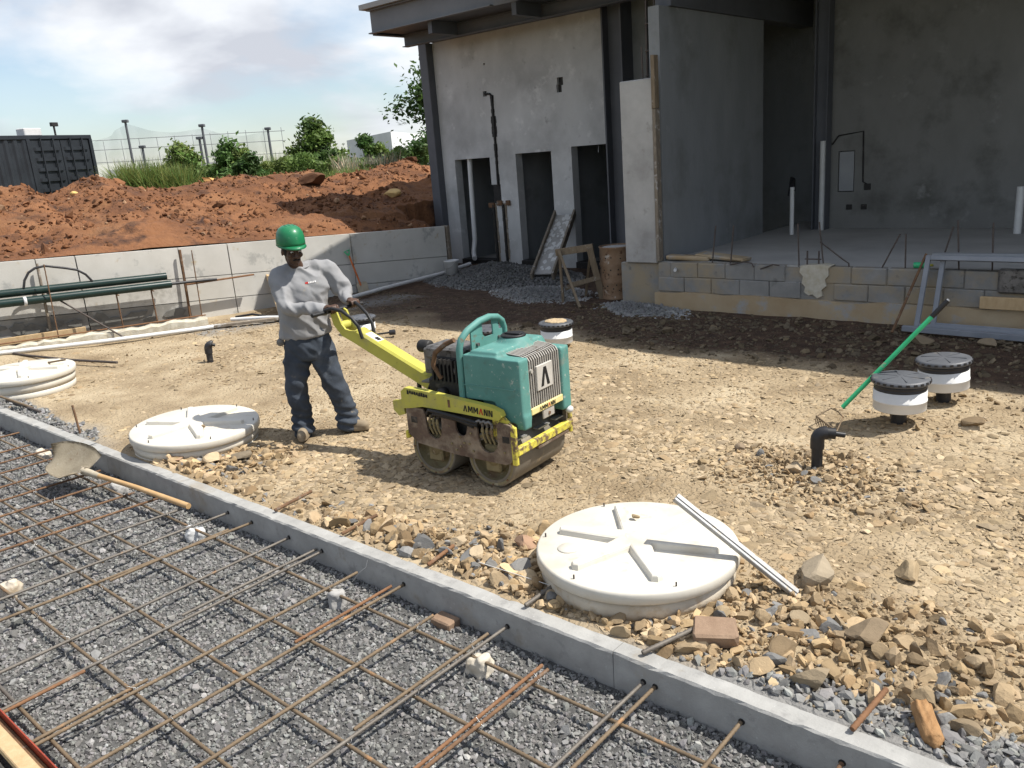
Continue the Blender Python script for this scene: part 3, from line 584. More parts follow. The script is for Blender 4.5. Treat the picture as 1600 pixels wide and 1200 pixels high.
vmats = {-5.51:'bar_grey',-5.13:'bar_grey',-4.83:'bar_brown',-4.40:'bar_grey',-4.05:'bar_grey',-3.64:'bar_brown',-3.30:'bar_brown',-2.92:'bar_brown',-2.53:'bar_grey',-2.14:'rust',-1.74:'bar_grey',-1.68:'bar_brown',-1.28:'bar_brown'}
for x, _ in vu:
    m_ = M[vmats.get(x, 'rust')]; e = 2.648 if x in (-4.83,-4.40,-4.05,-3.30,-2.53,-1.74,-1.68,-1.28,-.88,-5.13) else 2.52+random.uniform(-.05,.08)
    z = -.072+random.uniform(-.004,.004)
    bar((x-random.uniform(.0,.06)-(.10 if x < -4.5 else -.03), .80+random.uniform(0,.06), z), (x, e, z+.004), m_, .0087, x > -6.6)
for x, y0, y1, mt in ((-4.09,1.75,2.648,'bar_grey'),(-3.335,1.95,2.6,'rust_light'),(-2.175,1.55,2.5,'rust_light'),(-2.56,1.7,2.55,'bar_brown'),(-4.86,1.7,2.5,'bar_brown'),(-4.0,.82,1.2,'rust_light'),(-3.66,.82,1.35,'bar_brown')):
    bar((x, y0, -.071), (x-.01, y1, -.069), M[mt])
for v_, a, b, mt in ((2.40,-9.4,-.6,'bar_brown'),(2.03,-9.4,-.9,'bar_brown'),(1.82,-9.0,-5.2,'bar_brown'),(1.65,-7.4,-1.1,'bar_brown'),(1.28,-7.0,-1.6,'bar_brown'),(.90,-5.6,-2.4,'bar_grey')):
    bar((a, v_+.02, -.095), ((a+b)/2, v_, -.094), M[mt]); bar(((a+b)/2-.02, v_, -.094), (b, v_-.015, -.093), M['bar_brown'])
for x in (-4.83,-4.40,-4.05,-3.30,-2.53,-1.74,-1.68,-1.28,-.88,-5.13):
    MB().tube([(x+4,2.6545-2.7,-.068),(x+4,2.652-2.7,-.068)], .0145, 9).build('bar_hole', M['engine'], CU)
tw = MB()
for x, _ in vu:
    for v_ in (2.40,2.03,1.65,1.28):
        if random.random() < .75:
            c = Vector((x,v_,-.075))-OFF; a = random.uniform(0,6)
            tw.tube([c+Vector((.014*math.cos(a+k*1.05),.014*math.sin(a+k*1.05),.014*math.sin(k*2.1))) for k in range(7)]+[c+Vector((random.uniform(-.03,.03),random.uniform(-.03,.03),.03))], .0018, 4)
o = tw.build('tie_wires', M['wire'], RM); tag(o, kind='stuff')
tag(MB().tube([(-3.56,2.50,-.06),(-3.52,2.53,.0),(-3.50,2.56,.02),(-3.50,2.58,.06)], .0022, 5).build('loose_tie_wire', M['wire']), 'thin wire end curling up beside the curb above a spacer lump', 'wire')
tag(MB().tube([(-8.0,2.50,-.06),(-7.6,2.6,-.04),(-7.35,2.72,.04)], .004, 6).build('curved_wire', M['wire']), 'thin curved wire reaching from the bars over the curb', 'wire')
# bar stubs on the dirt side of the curb
stub = [(-4.63,2.72,-4.61,3.01,'rust','third'),(-3.94,2.74,-3.90,2.99,'rust',''),(-3.19,2.75,-3.18,2.95,'rust_light',''),(-2.46,2.72,-2.42,2.97,'bar_grey',''),(-1.77,2.70,-1.63,3.0,'bar_grey',''),(-.87,2.72,-.83,2.98,'rust_light','')]
lb = ['rusty bar end lying over stones behind the curb, farthest left of the stubs','short rusty bar end behind the curb, second from left','orange rusty bar end behind the curb among big chunks, left of the large lid',
      'grey bar end poking from the curb just in front of the large white lid','grey bar end poking from the curb beside the cut stone block','orange rusty bar end behind the curb beside the wood chunk']
for (a, b, c, d, mt, _), l in zip(stub, lb):
    tag(ribbed((a,b,.02+.02), (c,d,.075), .0115).build('rebar_stub', M[mt]), l, 'rebar', 'bar ends behind the curb')
tag(MB().tube([(-7.98,2.83,-.03),(-8.02,2.83,.26)], .011, 7).build('steel_stake', M['rust']), 'short rusty steel stake standing upright behind the curb at left', 'stake')
# spacer lumps under the mat
spc = [(-8.03,2.50,'pale mortar spacer lump under the bars, farthest along the curb at left','poly_dirty'),(-5.15,2.41,'white split spacer lump under the bars below the shovel handle end','pvc_grey'),(-6.50,2.50,'grey spacer lump half hidden under the shovel handle','concrete'),
       (-3.60,2.41,'rough pale spacer lump under the bars with wire tied on top','concrete'),(-2.50,2.40,'large pale spacer lump with rebar groove near the curb, right of the brick piece','poly_dirty'),(-5.45,1.33,'pale spacer lump under the bars at the left picture edge','poly_dirty')]
for i, (x, y, l, mt) in enumerate(spc):
    mb = MB()
    mb.cbox((-.062,-.048,-.13),(.062,.048,-.006),.018, Matrix.Rotation(.4+i*.7,4,'Z') @ Matrix.Rotation(.1,4,'Y')); mb.cbox((-.06,-.04,-.06),(-.012,.04,.018),.014, Matrix.Rotation(.4+i*.7,4,'Z'))
    o = fuse(mb, 'spacer_block', M[mt], None, .009, 1, .5, lambda c, n, k=i: c+n*((fbm(c[:,0]*24+k*9,c[:,1]*24,c[:,2]*24)-.5)*.035)[:,None]); o.location = (x,y,-.085); tag(o, l, 'spacer', 'mortar spacers under the rebar mat')
tag(MB().cbox((-3.00,2.555,-.18),(-2.86,2.648,-.125),.008).build('brick_piece', M['stone_brown']), 'brown brick piece propping the rebar beside the curb', 'brick')
# form at the lower left corner
FO = empty('slab_form', (-5, .8, 0)); tag(FO, 'wooden and steel edge form with red line at lower left corner', 'formwork')
MB().cbox((-4,-.095,-.03),(2.2,-.035,.005),.004).build('top_board', M['plank'], FO)
MB().cbox((-4,-.03,-.25),(2.2,-.002,-.035),.003).build('steel_web', M['rust'], FO)
MB().cbox((-4,.0,-.05),(2.2,.006,.004),.001).build('red_edge', M['red_paint'], FO)
MB().cbox((-4,-.18,-.3),(2.2,-.10,-.10),.004).build('lower_board', M['concrete'], FO)

# ------------------------------------------------------------------ loose stones
def rock_protos(n, sub=1, jit=.28, seed=1):
    rg = np.random.default_rng(seed); bm = bmesh.new(); bmesh.ops.create_icosphere(bm, subdivisions=sub, radius=1)
    base = np.array([v.co[:] for v in bm.verts]); bm.verts.index_update(); F = np.array([[v.index for v in f.verts] for f in bm.faces]); bm.free(); out = []
    for _ in range(n):
        v = base.copy()
        for k in range(rg.integers(2, 5) if sub == 1 else rg.integers(5, 8)):     # knock flat facets off
            d = rg.normal(size=3); d /= np.linalg.norm(d); c = rg.uniform(.35, .75) if sub == 1 else rg.uniform(.22, .62); t = v@d; v = v - np.maximum(t-c, 0)[:, None]*d
        v = v*(1+rg.uniform(-jit, jit, (len(v), 1))*.6) + rg.uniform(-jit, jit, v.shape)*.35 if sub == 1 else v*1.25*(1+rg.uniform(-.07, .07, (len(v), 1)))
        out.append(v*np.array([1, rg.uniform(.6, .95), rg.uniform(.5, .85)]))
    return np.array(out), F
PROTO = {1: rock_protos(24), 2: rock_protos(24, 2, .1, 4)}
def stones(name, P, size, flat, cols, mat, tilt=.5, parent=None, seed=2, sub=1):
    RP, RF = PROTO[sub]; rg = np.random.default_rng(seed); n = len(P); pv2 = RP[rg.integers(0, len(RP), n)]*np.asarray(size)[:, None, None]
    pv2 = pv2*np.stack([np.ones(n), np.ones(n), np.broadcast_to(flat, (n,))], -1)[:, None, :]
    a = rg.uniform(0, 2*np.pi, n); bx_ = rg.normal(0, tilt, n); by_ = rg.normal(0, tilt, n)
    def rot(v, ang, i, j):
        c, s = np.cos(ang)[:, None], np.sin(ang)[:, None]; w = v.copy(); w[..., i] = v[..., i]*c - v[..., j]*s; w[..., j] = v[..., i]*s + v[..., j]*c; return w
    pv2 = rot(rot(rot(pv2, bx_, 1, 2), by_, 0, 2), a, 0, 1) + np.asarray(P)[:, None, :]
    V2 = pv2.reshape(-1, 3); F2 = (RF[None]+np.arange(n)[:, None, None]*RP.shape[1]).reshape(-1, 3)
    return mesh_np(name, V2, F2, mat, np.repeat(cols, RP.shape[1], axis=0), parent)
def tan_cols(n, seed=5, k=1.):
    rg = np.random.default_rng(seed); pal = np.array([(.40,.325,.225),(.47,.39,.275),(.34,.26,.165),(.43,.36,.265),(.49,.41,.295),(.37,.30,.20),(.38,.305,.20),(.45,.365,.24)])
    c = pal[rg.integers(0, len(pal), n)]*np.array([.98,.915,.825])*rg.uniform(.55, 1.14, (n, 1)); return c*k
def grey_cols(n, seed=6):
    rg = np.random.default_rng(seed); v = rg.uniform(.13, .27, (n, 1))*np.where(rg.random((n, 1)) < .05, 1.5, 1); return v*np.array([[1.02, 1., .955]])*rg.uniform(.97, 1.03, (n, 3))
# grey gravel in the bed
rg = np.random.default_rng(21)
def scatter(n, x0, x1, y0, y1): return rg.uniform(x0, x1, n), rg.uniform(y0, y1, n)
x1, y1 = scatter(40000, -5.2, .3, .84, 2.65); x2, y2 = scatter(18000, -10, -5.2, .9, 2.65); xx, yy = np.r_[x1, x2], np.r_[y1, y2]
sz = rg.gamma(4.5, .0018, len(xx))+.003; sz[40000:] *= 1.2
big = rg.random(len(xx)) < .010; sz[big] *= 1.8
o = stones('gravel', np.stack([xx, yy, bedz(xx, yy)+sz*.25], -1), sz, .8, grey_cols(len(xx)), M['stone_grey'], .7, seed=3)
tag(o, 'crushed grey gravel under the rebar mat', 'gravel', kind='stuff')
# grey gravel spilt behind the curb
x1, y1 = scatter(2600, -2.1, .7, 2.79, 3.3); k = grey_mask(x1, y1) > .5; xa, ya = x1[k], y1[k]
x1, y1 = scatter(2200, -11, -6.8, 2.79, 3.2); k = grey_mask(x1, y1) > .45; xa, ya = np.r_[xa, x1[k]], np.r_[ya, y1[k]]
sz = rg.gamma(6, .0028, len(xa))+.004
o = stones('spilt_gravel', np.stack([xa, ya, gz(xa, ya)+sz*.25], -1), sz, .75, grey_cols(len(xa), 8), M['stone_grey'], .6, seed=4); tag(o, 'grey gravel spilt along the dirt side of the curb', 'gravel', kind='stuff')
# pressed stones of the compacted lot
def clear(x, y):   # keep clear of lids, curb
    k = np.ones(len(x), bool)
    for a, b, r in ((-2.18,3.36,.50),(-6.60,3.27,.50),(-10.3,3.22,.5)): k &= (x-a)**2+(y-b)**2 > r*r
    return k
def loose(x, y):   # where the rubble lies loose and coarse
    n = fbm(x*1.1, y*1.1, s=51)-.5
    m = np.clip((3.12+.34*np.exp(-((x+3.3)/.9)**2)+n*.9-.10*np.clip(-4.2-x,0,4)-y)/.5, 0, 1)*(x > -7)
    for a, b, r, h in ((-1.90,5.12,.62,1),(-1.74,6.29,.45,1),(-1.5,6.95,.5,1),(-9.43,5.0,.3,.7),(-5.5,7.2,.35,.7),(-6.2,2.98,.5,.8),(-5.75,3.3,.4,.8),(-2.2,3.3,.72,1),(-1.3,3.2,.6,.9),(-.75,3.25,.6,.8),(-9.7,3.2,.4,.6),(-8.7,6.9,.3,.7),(-1.5,4.9,.4,.6),(-2.35,5.0,.35,.7)):
        m = np.maximum(m, h*np.clip(1.5-((x-a)**2+(y-b)**2)/(r*r)*1.2+n*1.2, 0, 1))
    return m
x1, y1 = scatter(26000, -5.5, 1.0, 2.8, 5.6); x2, y2 = scatter(22000, -12.2, 1.0, 2.8, 9.7)
xx, yy = np.r_[x1, x2], np.r_[y1, y2]; k = clear(xx, yy); xx, yy = xx[k], yy[k]
patch = fbm(xx*.8, yy*.8, s=61); k = rg.random(len(xx)) < np.clip((patch-.36)*4.5, .10, 1); xx, yy = xx[k], yy[k]
sz = rg.gamma(3, .0066, len(xx))+.008; bm2 = brown_shade_mask(xx, yy); cc = (tan_cols(len(xx), 9)*.85+np.array([.33,.252,.152])*.15)*(.72+.5*fbm(xx*1.1, yy*1.1, s=77))[:, None]*(1-.66*bm2[:, None])
o = stones('pressed_stones', np.stack([xx, yy, gz(xx, yy)-sz*.02], -1), sz, .36, cc, M['stone_tan'], .15, seed=5); tag(o, 'flattened tan stones pressed into the dirt lot', 'stones', kind='stuff')
# loose rubble
x1, y1 = scatter(46000, -7.5, 1.0, 2.79, 5.6); x2, y2 = scatter(7000, -12, 1.0, 5, 8); xx, yy = np.r_[x1, x2], np.r_[y1, y2]
k = clear(xx, yy) & (rg.random(len(xx)) < loose(xx, yy)*.72) & (grey_mask(xx, yy) < .75); xx, yy = xx[k], yy[k]
rl_ = ((xx+3.97)/.75)**2+((yy-4.14)/.45)**2 > 1; xx, yy = xx[rl_], yy[rl_]
sz = rg.gamma(1.5, .0115, len(xx))+.006; sz = .95*np.minimum(sz, .07)*np.clip(.75+.4*(3.6-yy), .6, 1.0)
cc = tan_cols(len(xx), 10)*np.array([1.02,.97,.90])*(.6+.8*fbm(xx*1.5, yy*1.5, s=78))[:, None]; gk = rg.random(len(xx)) < np.where(yy < 3.3, .12, .03); cc[gk] = np.array([.22,.215,.205])*rg.uniform(.6,1.2,(gk.sum(),1))
o = stones('rubble', np.stack([xx, yy, gz(xx, yy)+sz*.16+rg.uniform(0,.014,len(xx))*(loose(xx,yy) > .8)], -1), sz, .8, cc, M['stone_tan'], .6, seed=6, sub=2); tag(o, 'loose angular tan rubble heaped along the curb and round the lids', 'rubble', kind='stuff')
# fine crumbs everywhere
x1, y1 = scatter(20000, -7.0, .8, 2.79, 5.4); x2, y2 = scatter(9000, -12, 1, 4.5, 9.6); xx, yy = np.r_[x1, x2], np.r_[y1, y2]; k = clear(xx, yy); xx, yy = xx[k], yy[k]
sz = rg.gamma(3, .0016, len(xx))+.002; sz[-9000:] *= 1.6
o = stones('crumbs', np.stack([xx, yy, gz(xx, yy)+sz*.2], -1), sz, .7, tan_cols(len(xx), 12)*(1-.6*brown_shade_mask(xx, yy)[:, None]), M['stone_tan'], .5, seed=7); tag(o, 'fine tan stone crumbs over the dirt lot', 'stones', kind='stuff')

# single rocks that stand out
def rock(seed, size, flat=1., mat=None, jit=.10, cut=6):
    rg2 = random.Random(seed); bm = bmesh.new(); bmesh.ops.create_icosphere(bm, subdivisions=3, radius=1)
    for _ in range(cut):
        d = Vector((rg2.gauss(0,1), rg2.gauss(0,1), rg2.gauss(0,1))).normalized(); c = rg2.uniform(.38,.72)
        for v in bm.verts:
            t = v.co.dot(d)-c
            if t > 0: v.co -= d*t
    co_ = np.array([v.co[:] for v in bm.verts]); nn = (fbm(co_[:,0]*2.2+seed*7, co_[:,1]*2.2, co_[:,2]*2.2+seed)-.5)*jit*2
    for v, q in zip(bm.verts, nn): v.co *= (1+q)
    for v in bm.verts: v.co = Vector((v.co.x*size, v.co.y*size*.8, v.co.z*size*.62*flat))
    me = bpy.data.meshes.new('rock'); bm.to_mesh(me); bm.free()
    a = me.color_attributes.new('Col', 'FLOAT_COLOR', 'POINT'); c = tan_cols(1, seed)[0] if mat is None else mat
    a.data.foreach_set('color', np.tile([*c, 1.], len(me.vertices)).astype(np.float32)); return me
big = [(-2.02,2.98,.085,1.4,'upright yellowish rock leaning on the front of the large white lid'),(-1.90,2.87,.05,1.2,'small pointed rock just right of the upright yellowish rock'),(-2.42,2.86,.06,.9,'angular tan rock against the curb below the bar end by the large lid'),
       (-1.42,3.74,.15,.9,'rounded grey brown boulder beside the lower end of the metal straightedge'),(-1.05,4.05,.10,.8,'rounded tan cobble set in the dirt right of the straightedge'),(-1.02,3.36,.12,.9,'dark brown split rock lying alone right of the large lid'),
       (-1.10,2.93,.10,.8,'large pale tan rock by the curb near the lower right corner'),(-.62,3.42,.055,.9,'dark rock lying near the right picture edge'),(-2.88,3.22,.08,.9,'reddish block of stone left of the large lid'),(-3.02,2.98,.07,1.1,'brown wedge rock behind the curb left of the large lid'),
       (-3.25,3.05,.075,.8,'flat topped tan rock in the rubble left of the large lid'),(-2.72,3.55,.085,.8,'blue grey rock in rubble behind the left rim of the large lid'),(-2.62,2.93,.075,.9,'tan wedge rock touching the left side of the large lid base'),
       (-1.28,3.05,.075,.9,'square brown rock just right of the cut stone block'),(-1.30,3.30,.065,.9,'reddish brown rock behind the cut stone block'),(-1.62,3.15,.055,1.,'small tan rock right below the large lid rim'),
       (-6.00,3.06,.10,.8,'brown rock by the right side of the middle white lid'),(-6.25,2.90,.09,.7,'flat reddish rock in front of the middle white lid'),(-5.85,3.22,.09,.9,'dark rock in the shadow right of the middle white lid'),
       (-2.06,5.02,.075,.9,'flat brown rock at the foot of the black elbow pipe'),(-1.30,6.45,.10,.8,'pointed tan rock right of the two black lidded risers'),(-2.55,5.3,.06,.9,'brown lump in the dirt left of the black elbow pipe'),
       (-.70,3.05,.07,.9,'tan rock in grey gravel near the wood chunk'),(-.55,2.98,.06,.8,'orange brown rock at the lower right edge of the picture')]
for i, (x, y, s, fl, l) in enumerate(big):
    me = rock(100+i, s, fl, {11:(.17,.18,.2), 3:(.33,.27,.19), 5:(.22,.165,.105), 8:(.36,.23,.15), 17:(.38,.25,.16), 18:(.2,.16,.11), 21:(.24,.18,.12)}.get(i)); o = link('rock', me, M['stone_tan']); o.location = (x, y, float(gz(x, y))+s*.38*fl); o.rotation_euler = (random.uniform(-.3,.3), random.uniform(-.3,.3), random.uniform(0,6))
    tag(o, l, 'rock', 'loose rocks on the dirt lot')
mb = MB().cbox((-.095,-.075,-.04),(.095,.075,.035),.010); mb.v = [(a+random.uniform(-.007,.007),b+random.uniform(-.007,.007),c+random.uniform(-.005,.005)) for a,b,c in mb.v]; o = mb.build('cut_stone', M['stone_brown']); o.location = (-1.565,2.985,.065); o.rotation_euler = (.05,-.05,.5); tag(o, 'squared brown stone block lying flat behind the curb', 'stone')
me = rock(300, .10, .8); o = fuse(MB().cbox((-.045,-.12,-.035),(.045,.12,.035),.02).ell((0,-.1,.0),(.035,.05,.03)), 'wood_chunk', M['chunk_wood'], None, .008, 2, .5, lambda c, n: c+n*((fbm(c[:,0]*70,c[:,1]*6,c[:,2]*70)-.5)*.03)[:,None]); o.location = (-.66,2.90,.05); o.rotation_euler = (.25,.2,.62); o.scale = (.8,.75,.9); tag(o, 'splintered orange wood chunk on grey gravel by the curb', 'wood')
tag(MB().tube([(-2.9,2.86,.09),(-2.35,2.92,.06),(-2.0,2.88,.05)], .0018, 5).build('string_line', M['pvc']), 'white string line stretched past the large lid base', 'string')

# ------------------------------------------------------------------ white tank lids
def lid(loc, R, nrib, rot, rings, label, dirty, tiltv=(0,0), z0=.12):
    t = empty('tank_lid', loc, rot); t.rotation_euler.x, t.rotation_euler.y = tiltv; tag(t, label, 'lid', 'white tank lids in the dirt lot')
    prof = [(R*.95,z0+.0),(R*.985,z0+.0),(R,z0+.008),(R*1.0,z0+.052),(R*.99,z0+.062),(R*.975,z0+.066),(R*.5,z0+.070),(0,z0+.072)]
    MB().lathe([(0,z0+.001)]+prof, 64).build('lid_disc', M['poly'], t)
    for k in range(nrib):
        a = 2*math.pi*k/nrib+.15; Mx = Matrix.Rotation(a,4,'Z')
        poly = [(.0,-.075),(R*.80,-.030),(R*.825,0),(R*.80,.030),(.0,.075)]
        rb_ = MB(); n = len(poly); lv = [(1.0,0.,z0+.066),(.90,.003,z0+.092),(.84,.006,z0+.102),(.70,.012,z0+.107)]
        vs = [Mx @ Vector((x*(1-i_/R) if x else 0, y*k_, z_-(.010*x/R if z_ > z0+.07 else 0))) for k_, i_, z_ in lv for x, y in poly]
        rb_.add(vs, [(a_*n+b_, a_*n+(b_+1) % n, (a_+1)*n+(b_+1) % n, (a_+1)*n+b_) for a_ in range(3) for b_ in range(n)]+[tuple(range(3*n, 4*n))]); rb_.build('rib', M['poly'], t)
    MB().lathe([(.078,z0+.068),(.070,z0+.100),(.058,z0+.1065),(0,z0+.1076)], 24).build('hub', M['poly'], t)
    zb = z0-.004; i = 0
    for dz in rings:
        MB().lathe([(R*.90,zb-dz),(R*(.955-.01*i),zb-dz),(R*(.965-.01*i),zb-dz*.5),(R*(.955-.01*i),zb-.004),(R*.90,zb)], 56).build('riser_ring', M['poly_dirty'] if dirty else M['poly'], t); zb -= dz; i += 1
    for k in range(12):
        a = 2*math.pi*k/12+.3
        if k % 2 == 0: MB().tube([(R*.93*math.cos(a),R*.93*math.sin(a),z0+.06),(R*.93*math.cos(a),R*.93*math.sin(a),z0+.088)], .0045, 6).build('bolt', M['bar_dark'], t)
    return t
L1 = lid((-2.21,3.355,-.005), .53, 6, math.radians(16)-.15, [.10,.12], 'large white ribbed tank lid nearest the camera, with a metal straightedge leaning on it', True, (0.0,.0))
MB().lathe([(.045,.186),(.06,.188),(.055,.194),(0,.196)], 20, Matrix.Rotation(-math.radians(16)+.15,4,'Z') @ Matrix.Translation((-.26,-.25,0))).build('vent_boss', M['poly'], L1)
lid((-6.60,3.26,.01), .53, 6, math.radians(-24)-.15, [.07,.08], 'white ribbed tank lid in the middle, between the curb and the worker', False, (-.03,.03), .10)
lid((-10.28,3.20,.02), .53, 6, .5, [.09,.09,.08], 'white ribbed tank lid on stacked rings at the left picture edge', False, (0,.02), .17)
for x, y, l in ((-2.32,3.52,'small tan pebble lying on a rib of the large white lid'),(-6.38,3.22,'dark pebble lying on the middle white lid')):
    o = link('pebble', rock(400+int(x*10), .028, .8), M['stone_tan']); o.location = (x,y,.235 if x > -3 else .20); tag(o, l, 'rock')

# ------------------------------------------------------------------ vent risers with black lids
def riser(loc, R, label, zb, slots=True, double=True, dirt=False, tilt=(0,0)):
    t = empty('vented_riser', loc); t.rotation_euler.x, t.rotation_euler.y = tilt; tag(t, label, 'riser', 'white risers with black lids')
    MB().tube([(0,0,-.1),(0,0,zb+.02)], .055, 14).build('stem_pipe', M['black'], t)
    MB().lathe([(R*.55,zb),(R*.88,zb),(R*.90,zb+.006),(R*.90,zb+.068),(R*.915,zb+.070),(R*.915,zb+.078),(R*.90,zb+.080),(R*.90,zb+.15),(R*.86,zb+.152),(R*.5,zb+.152)], 40).build('white_collar', M['pvc'], t)
    z = zb+.153
    MB().lathe([(R*.5,z),(R*.89,z),(R*.89,z+.012),(R*.86,z+.018),(R*.89,z+.026),(R*.89,z+.045),(R*.5,z+.05)], 40).build('rubber_seal', M['black'], t)
    z += .047
    l = MB().lathe([(R*.6,z),(R*.97,z+.002),(R*1.0,z+.010),(R*1.0,z+.022),(R*.95,z+.036),(R*.90,z+.040),(R*.5,z+.044),(0,z+.046)], 44).build('lid', M['lid_grey'], t)
    sl_ = MB()
    for k in range(24):
        a = 2*math.pi*k/24; Mx = Matrix.Rotation(a,4,'Z'); sl_.box((R*.955,-.012,z+.014),(R*1.012,.012,z+.030),Mx)
    sl_.build('lid_lugs', M['black'], l)['kind'] = 'stuff'
    for k in range(6):
        a = 2*math.pi*k/6; MB().box((R*.12,-.004,z+.043),(R*.80,.004,z+.047), Matrix.Rotation(a,4,'Z')).build('lid_rib', M['lid_grey'], l)
    if dirt:
        fuse(MB().ell((.0,0,z+.045),(R*.7,R*.6,.016)), 'dirt', M['dirt_cap'], t, .008, 1, .5, lambda c, n: c+np.array([0,0,1])*((fbm(c[:,0]*50,c[:,1]*50,c[:,2]*0)-.5)*.02)[:,None])
    return t
riser((-1.76,6.27,0), .205, 'black lidded white riser under the green rake handle', .16)
riser((-1.62,6.95,0), .205, 'black lidded white riser farthest right, behind the one under the rake', .16, tilt=(.02,-.05))
riser((-5.72,7.22,0), .20, 'black lidded white riser with dirt on its lid behind the roller', .10, dirt=True)
riser((-8.85,6.95,0), .20, 'black lidded white riser behind the roller handle loops', .0)
riser((-6.35,6.75,0), .20, 'black lidded white riser mostly hidden behind the teal roller hood', .08)
# elbow pipes
def elbow(loc, h, r, yaw, label, ext=.10):
    t = empty('elbow_pipe', loc, yaw); tag(t, label, 'pipe', 'black elbow pipes')
    MB().tube([(0,0,-.1),(0,0,h-.08)], r, 14).build('stand_pipe', M['black'], t)
    MB().tube([(0,0,h-.13)]+[(r*1.3-r*1.3*math.cos(a),0,h-.07+r*1.3*math.sin(a)) for a in np.linspace(0,math.pi/2,6)]+[(ext*.6,0,h-.07+r*1.3)], r*1.25, 14).build('elbow', M['black'], t)
    MB().tube([(ext*.5,0,h-.07+r*1.3),(ext*1.1,0,h-.075+r*1.3)], r*1.05, 12).build('taped_end', M['rubber'], t); MB().tube([(ext*1.0,0,h-.075+r*1.3),(ext*1.7,.01,h-.09+r*1.3)], r*.5, 10).build('nozzle', M['rubber'], t)
    return t
elbow((-1.94,5.14,0), .305, .036, .5, 'black elbow pipe with taped end in front of the rake head')
elbow((-9.42,5.0,0), .25, .038, .9, 'short black elbow pipe standing alone in the dirt left of the worker', .05)
tag(MB().tube([(-8.55,6.75,.03),(-8.42,6.85,.05),(-8.3,6.95,.06)], [.012,.012,.012], 8).tube([(-8.3,6.95,.06),(-8.24,7.0,.06)], .035, 10).build('capped_fitting', M['black']), 'small black capped pipe fitting lying by the riser behind the handle loops', 'fitting')

# ------------------------------------------------------------------ soil clods and boulders on the mound
def mound_pt(s, d): return wp(s, -d, float(moundz(np.array(s), np.array(d))))
n = 9000; s_ = rg.uniform(-6, 10, n); d_ = rg.uniform(.2, 5.6, n); k = fbm(s_*.9, d_*.9, s=71) > .44; s_, d_ = s_[k], d_[k]
P = np.stack([WA.x+WT.x*s_-WN.x*d_, WA.y+WT.y*s_-WN.y*d_, moundz(s_, d_)], -1); sz = rg.gamma(2.2, .0095, len(s_))+.008; sz[rg.random(len(sz)) < .015] *= 2.8; sz = np.minimum(sz, .17)
cc = np.ones((len(s_), 3))*rg.uniform(.45, 1.15, (len(s_), 1)); pk = rg.random(len(s_)) < .05; cc[pk] *= np.array([1.9, 2.6, 3.4])
kk = ~(((P[:, 0] > -13.4) & (P[:, 1] > 12.2)) | ((P[:, 0] > -13.4) & (s_ > 4.8))); P, sz, cc = P[kk], sz[kk], cc[kk]
P[:, 2] += sz*.2; o = stones('soil_clods', P, sz, .85, cc, M['clod'], .7, seed=9); tag(o, 'red earth clods strewn over the soil mound', 'clods', kind='stuff')
for i, (X, Y, z, s, c, l) in enumerate([(-2.34,19.0,1.83,.24,(.62,.42,.17),'yellow boulder sitting high on the right of the soil mound'),(-6.32,19,1.77,.26,(.66,.36,.13),'flat orange rock slab on the middle of the soil mound'),(-10.43,19,2.34,.34,(.11,.05,.025),'dark earth boulder on the mound in front of the container'),(-4.03,18.9,2.03,.34,(.12,.055,.026),'dark split earth clod standing on the mound crest'),(-8.15,16.6,1.3,.10,(.6,.42,.15),'small yellow stone low on the left of the soil mound')]):
    me = rock(500+i, s, .55 if i == 1 else .8, c); o = link('boulder', me, M['stone_tan']); o.rotation_euler = (.1*i,.1,i*1.3)
    p = C3(X, Y, 0)-WA; sc_, dc_ = p.dot(WT), -p.dot(WN); zz_ = float(moundz(np.array(sc_), np.array(dc_))); o.location = C3(X, Y, zz_+s*.22); tag(o, l, 'boulder', 'boulders on the soil mound')

# ------------------------------------------------------------------ things along the retaining wall
def seg(name, pts, r, mat, label, cat, group=None, n=12): return tag(MB().tube(pts, r, n).build(name, mat), label, cat, group)
def pipe_hollow(name, p0, p1, r, mat, label, cat, group=None):
    p0, p1 = Vector(p0), Vector(p1); d = (p1-p0).normalized(); mb = MB().tube([p0, p1], r, 16, cap=False); mb.tube([p1, p0], r*.88, 16, cap=False)
    a = d.orthogonal().normalized(); b = d.cross(a); ring = lambda c, q: [c+(a*math.cos(2*math.pi*k/16)+b*math.sin(2*math.pi*k/16))*q for k in range(16)]
    for c in (p0, p1):
        R1, R2 = ring(c, r), ring(c, r*.88); mb.add(R1+R2, [(k,(k+1)%16,16+(k+1)%16,16+k) for k in range(16)])
    return tag(mb.build(name, mat), label, cat, group)
pipe_hollow('long_pipe', wp(-6.5,.20,.99), wp(-.33,.22,.775), .058, M['green_pipe'], 'dark green long pipe lying behind along the retaining wall, upper of two', 'pipe', 'green pipes by the wall')
pipe_hollow('long_pipe', wp(-6.5,.34,.86), wp(-.30,.30,.655), .058, M['green_pipe'], 'dark green long pipe in front along the retaining wall, lower of two', 'pipe', 'green pipes by the wall')
tag(MB().lathe([(.059,-.02),(.066,-.018),(.066,.018),(.059,.02)], 18, Matrix.Translation(wp(-2.30,.327,.718)) @ Vector((WT.x,WT.y,-.034)).to_track_quat('Z','Y').to_matrix().to_4x4()).build('pipe_collar', M['pvc_grey']), 'pale band round the front green pipe near the left edge', 'pipe collar')
seg('thin_pipe', [wp(-.5,.30,.665), wp(.3,.26,.63), wp(.42,.26,.62)], .022, M['black'], 'thin black pipe poking from the lower green pipe end', 'pipe')
tag(MB().cbox((-.55,-.03,-.012),(.55,.03,.012),.003, Matrix.Translation(wp(.5,.20,.60)) @ Matrix.Rotation(math.atan2(WT.y,WT.x),4,'Z')).build('batten', M['rust_light']), 'reddish wooden batten on the wall beyond the green pipe ends', 'batten')
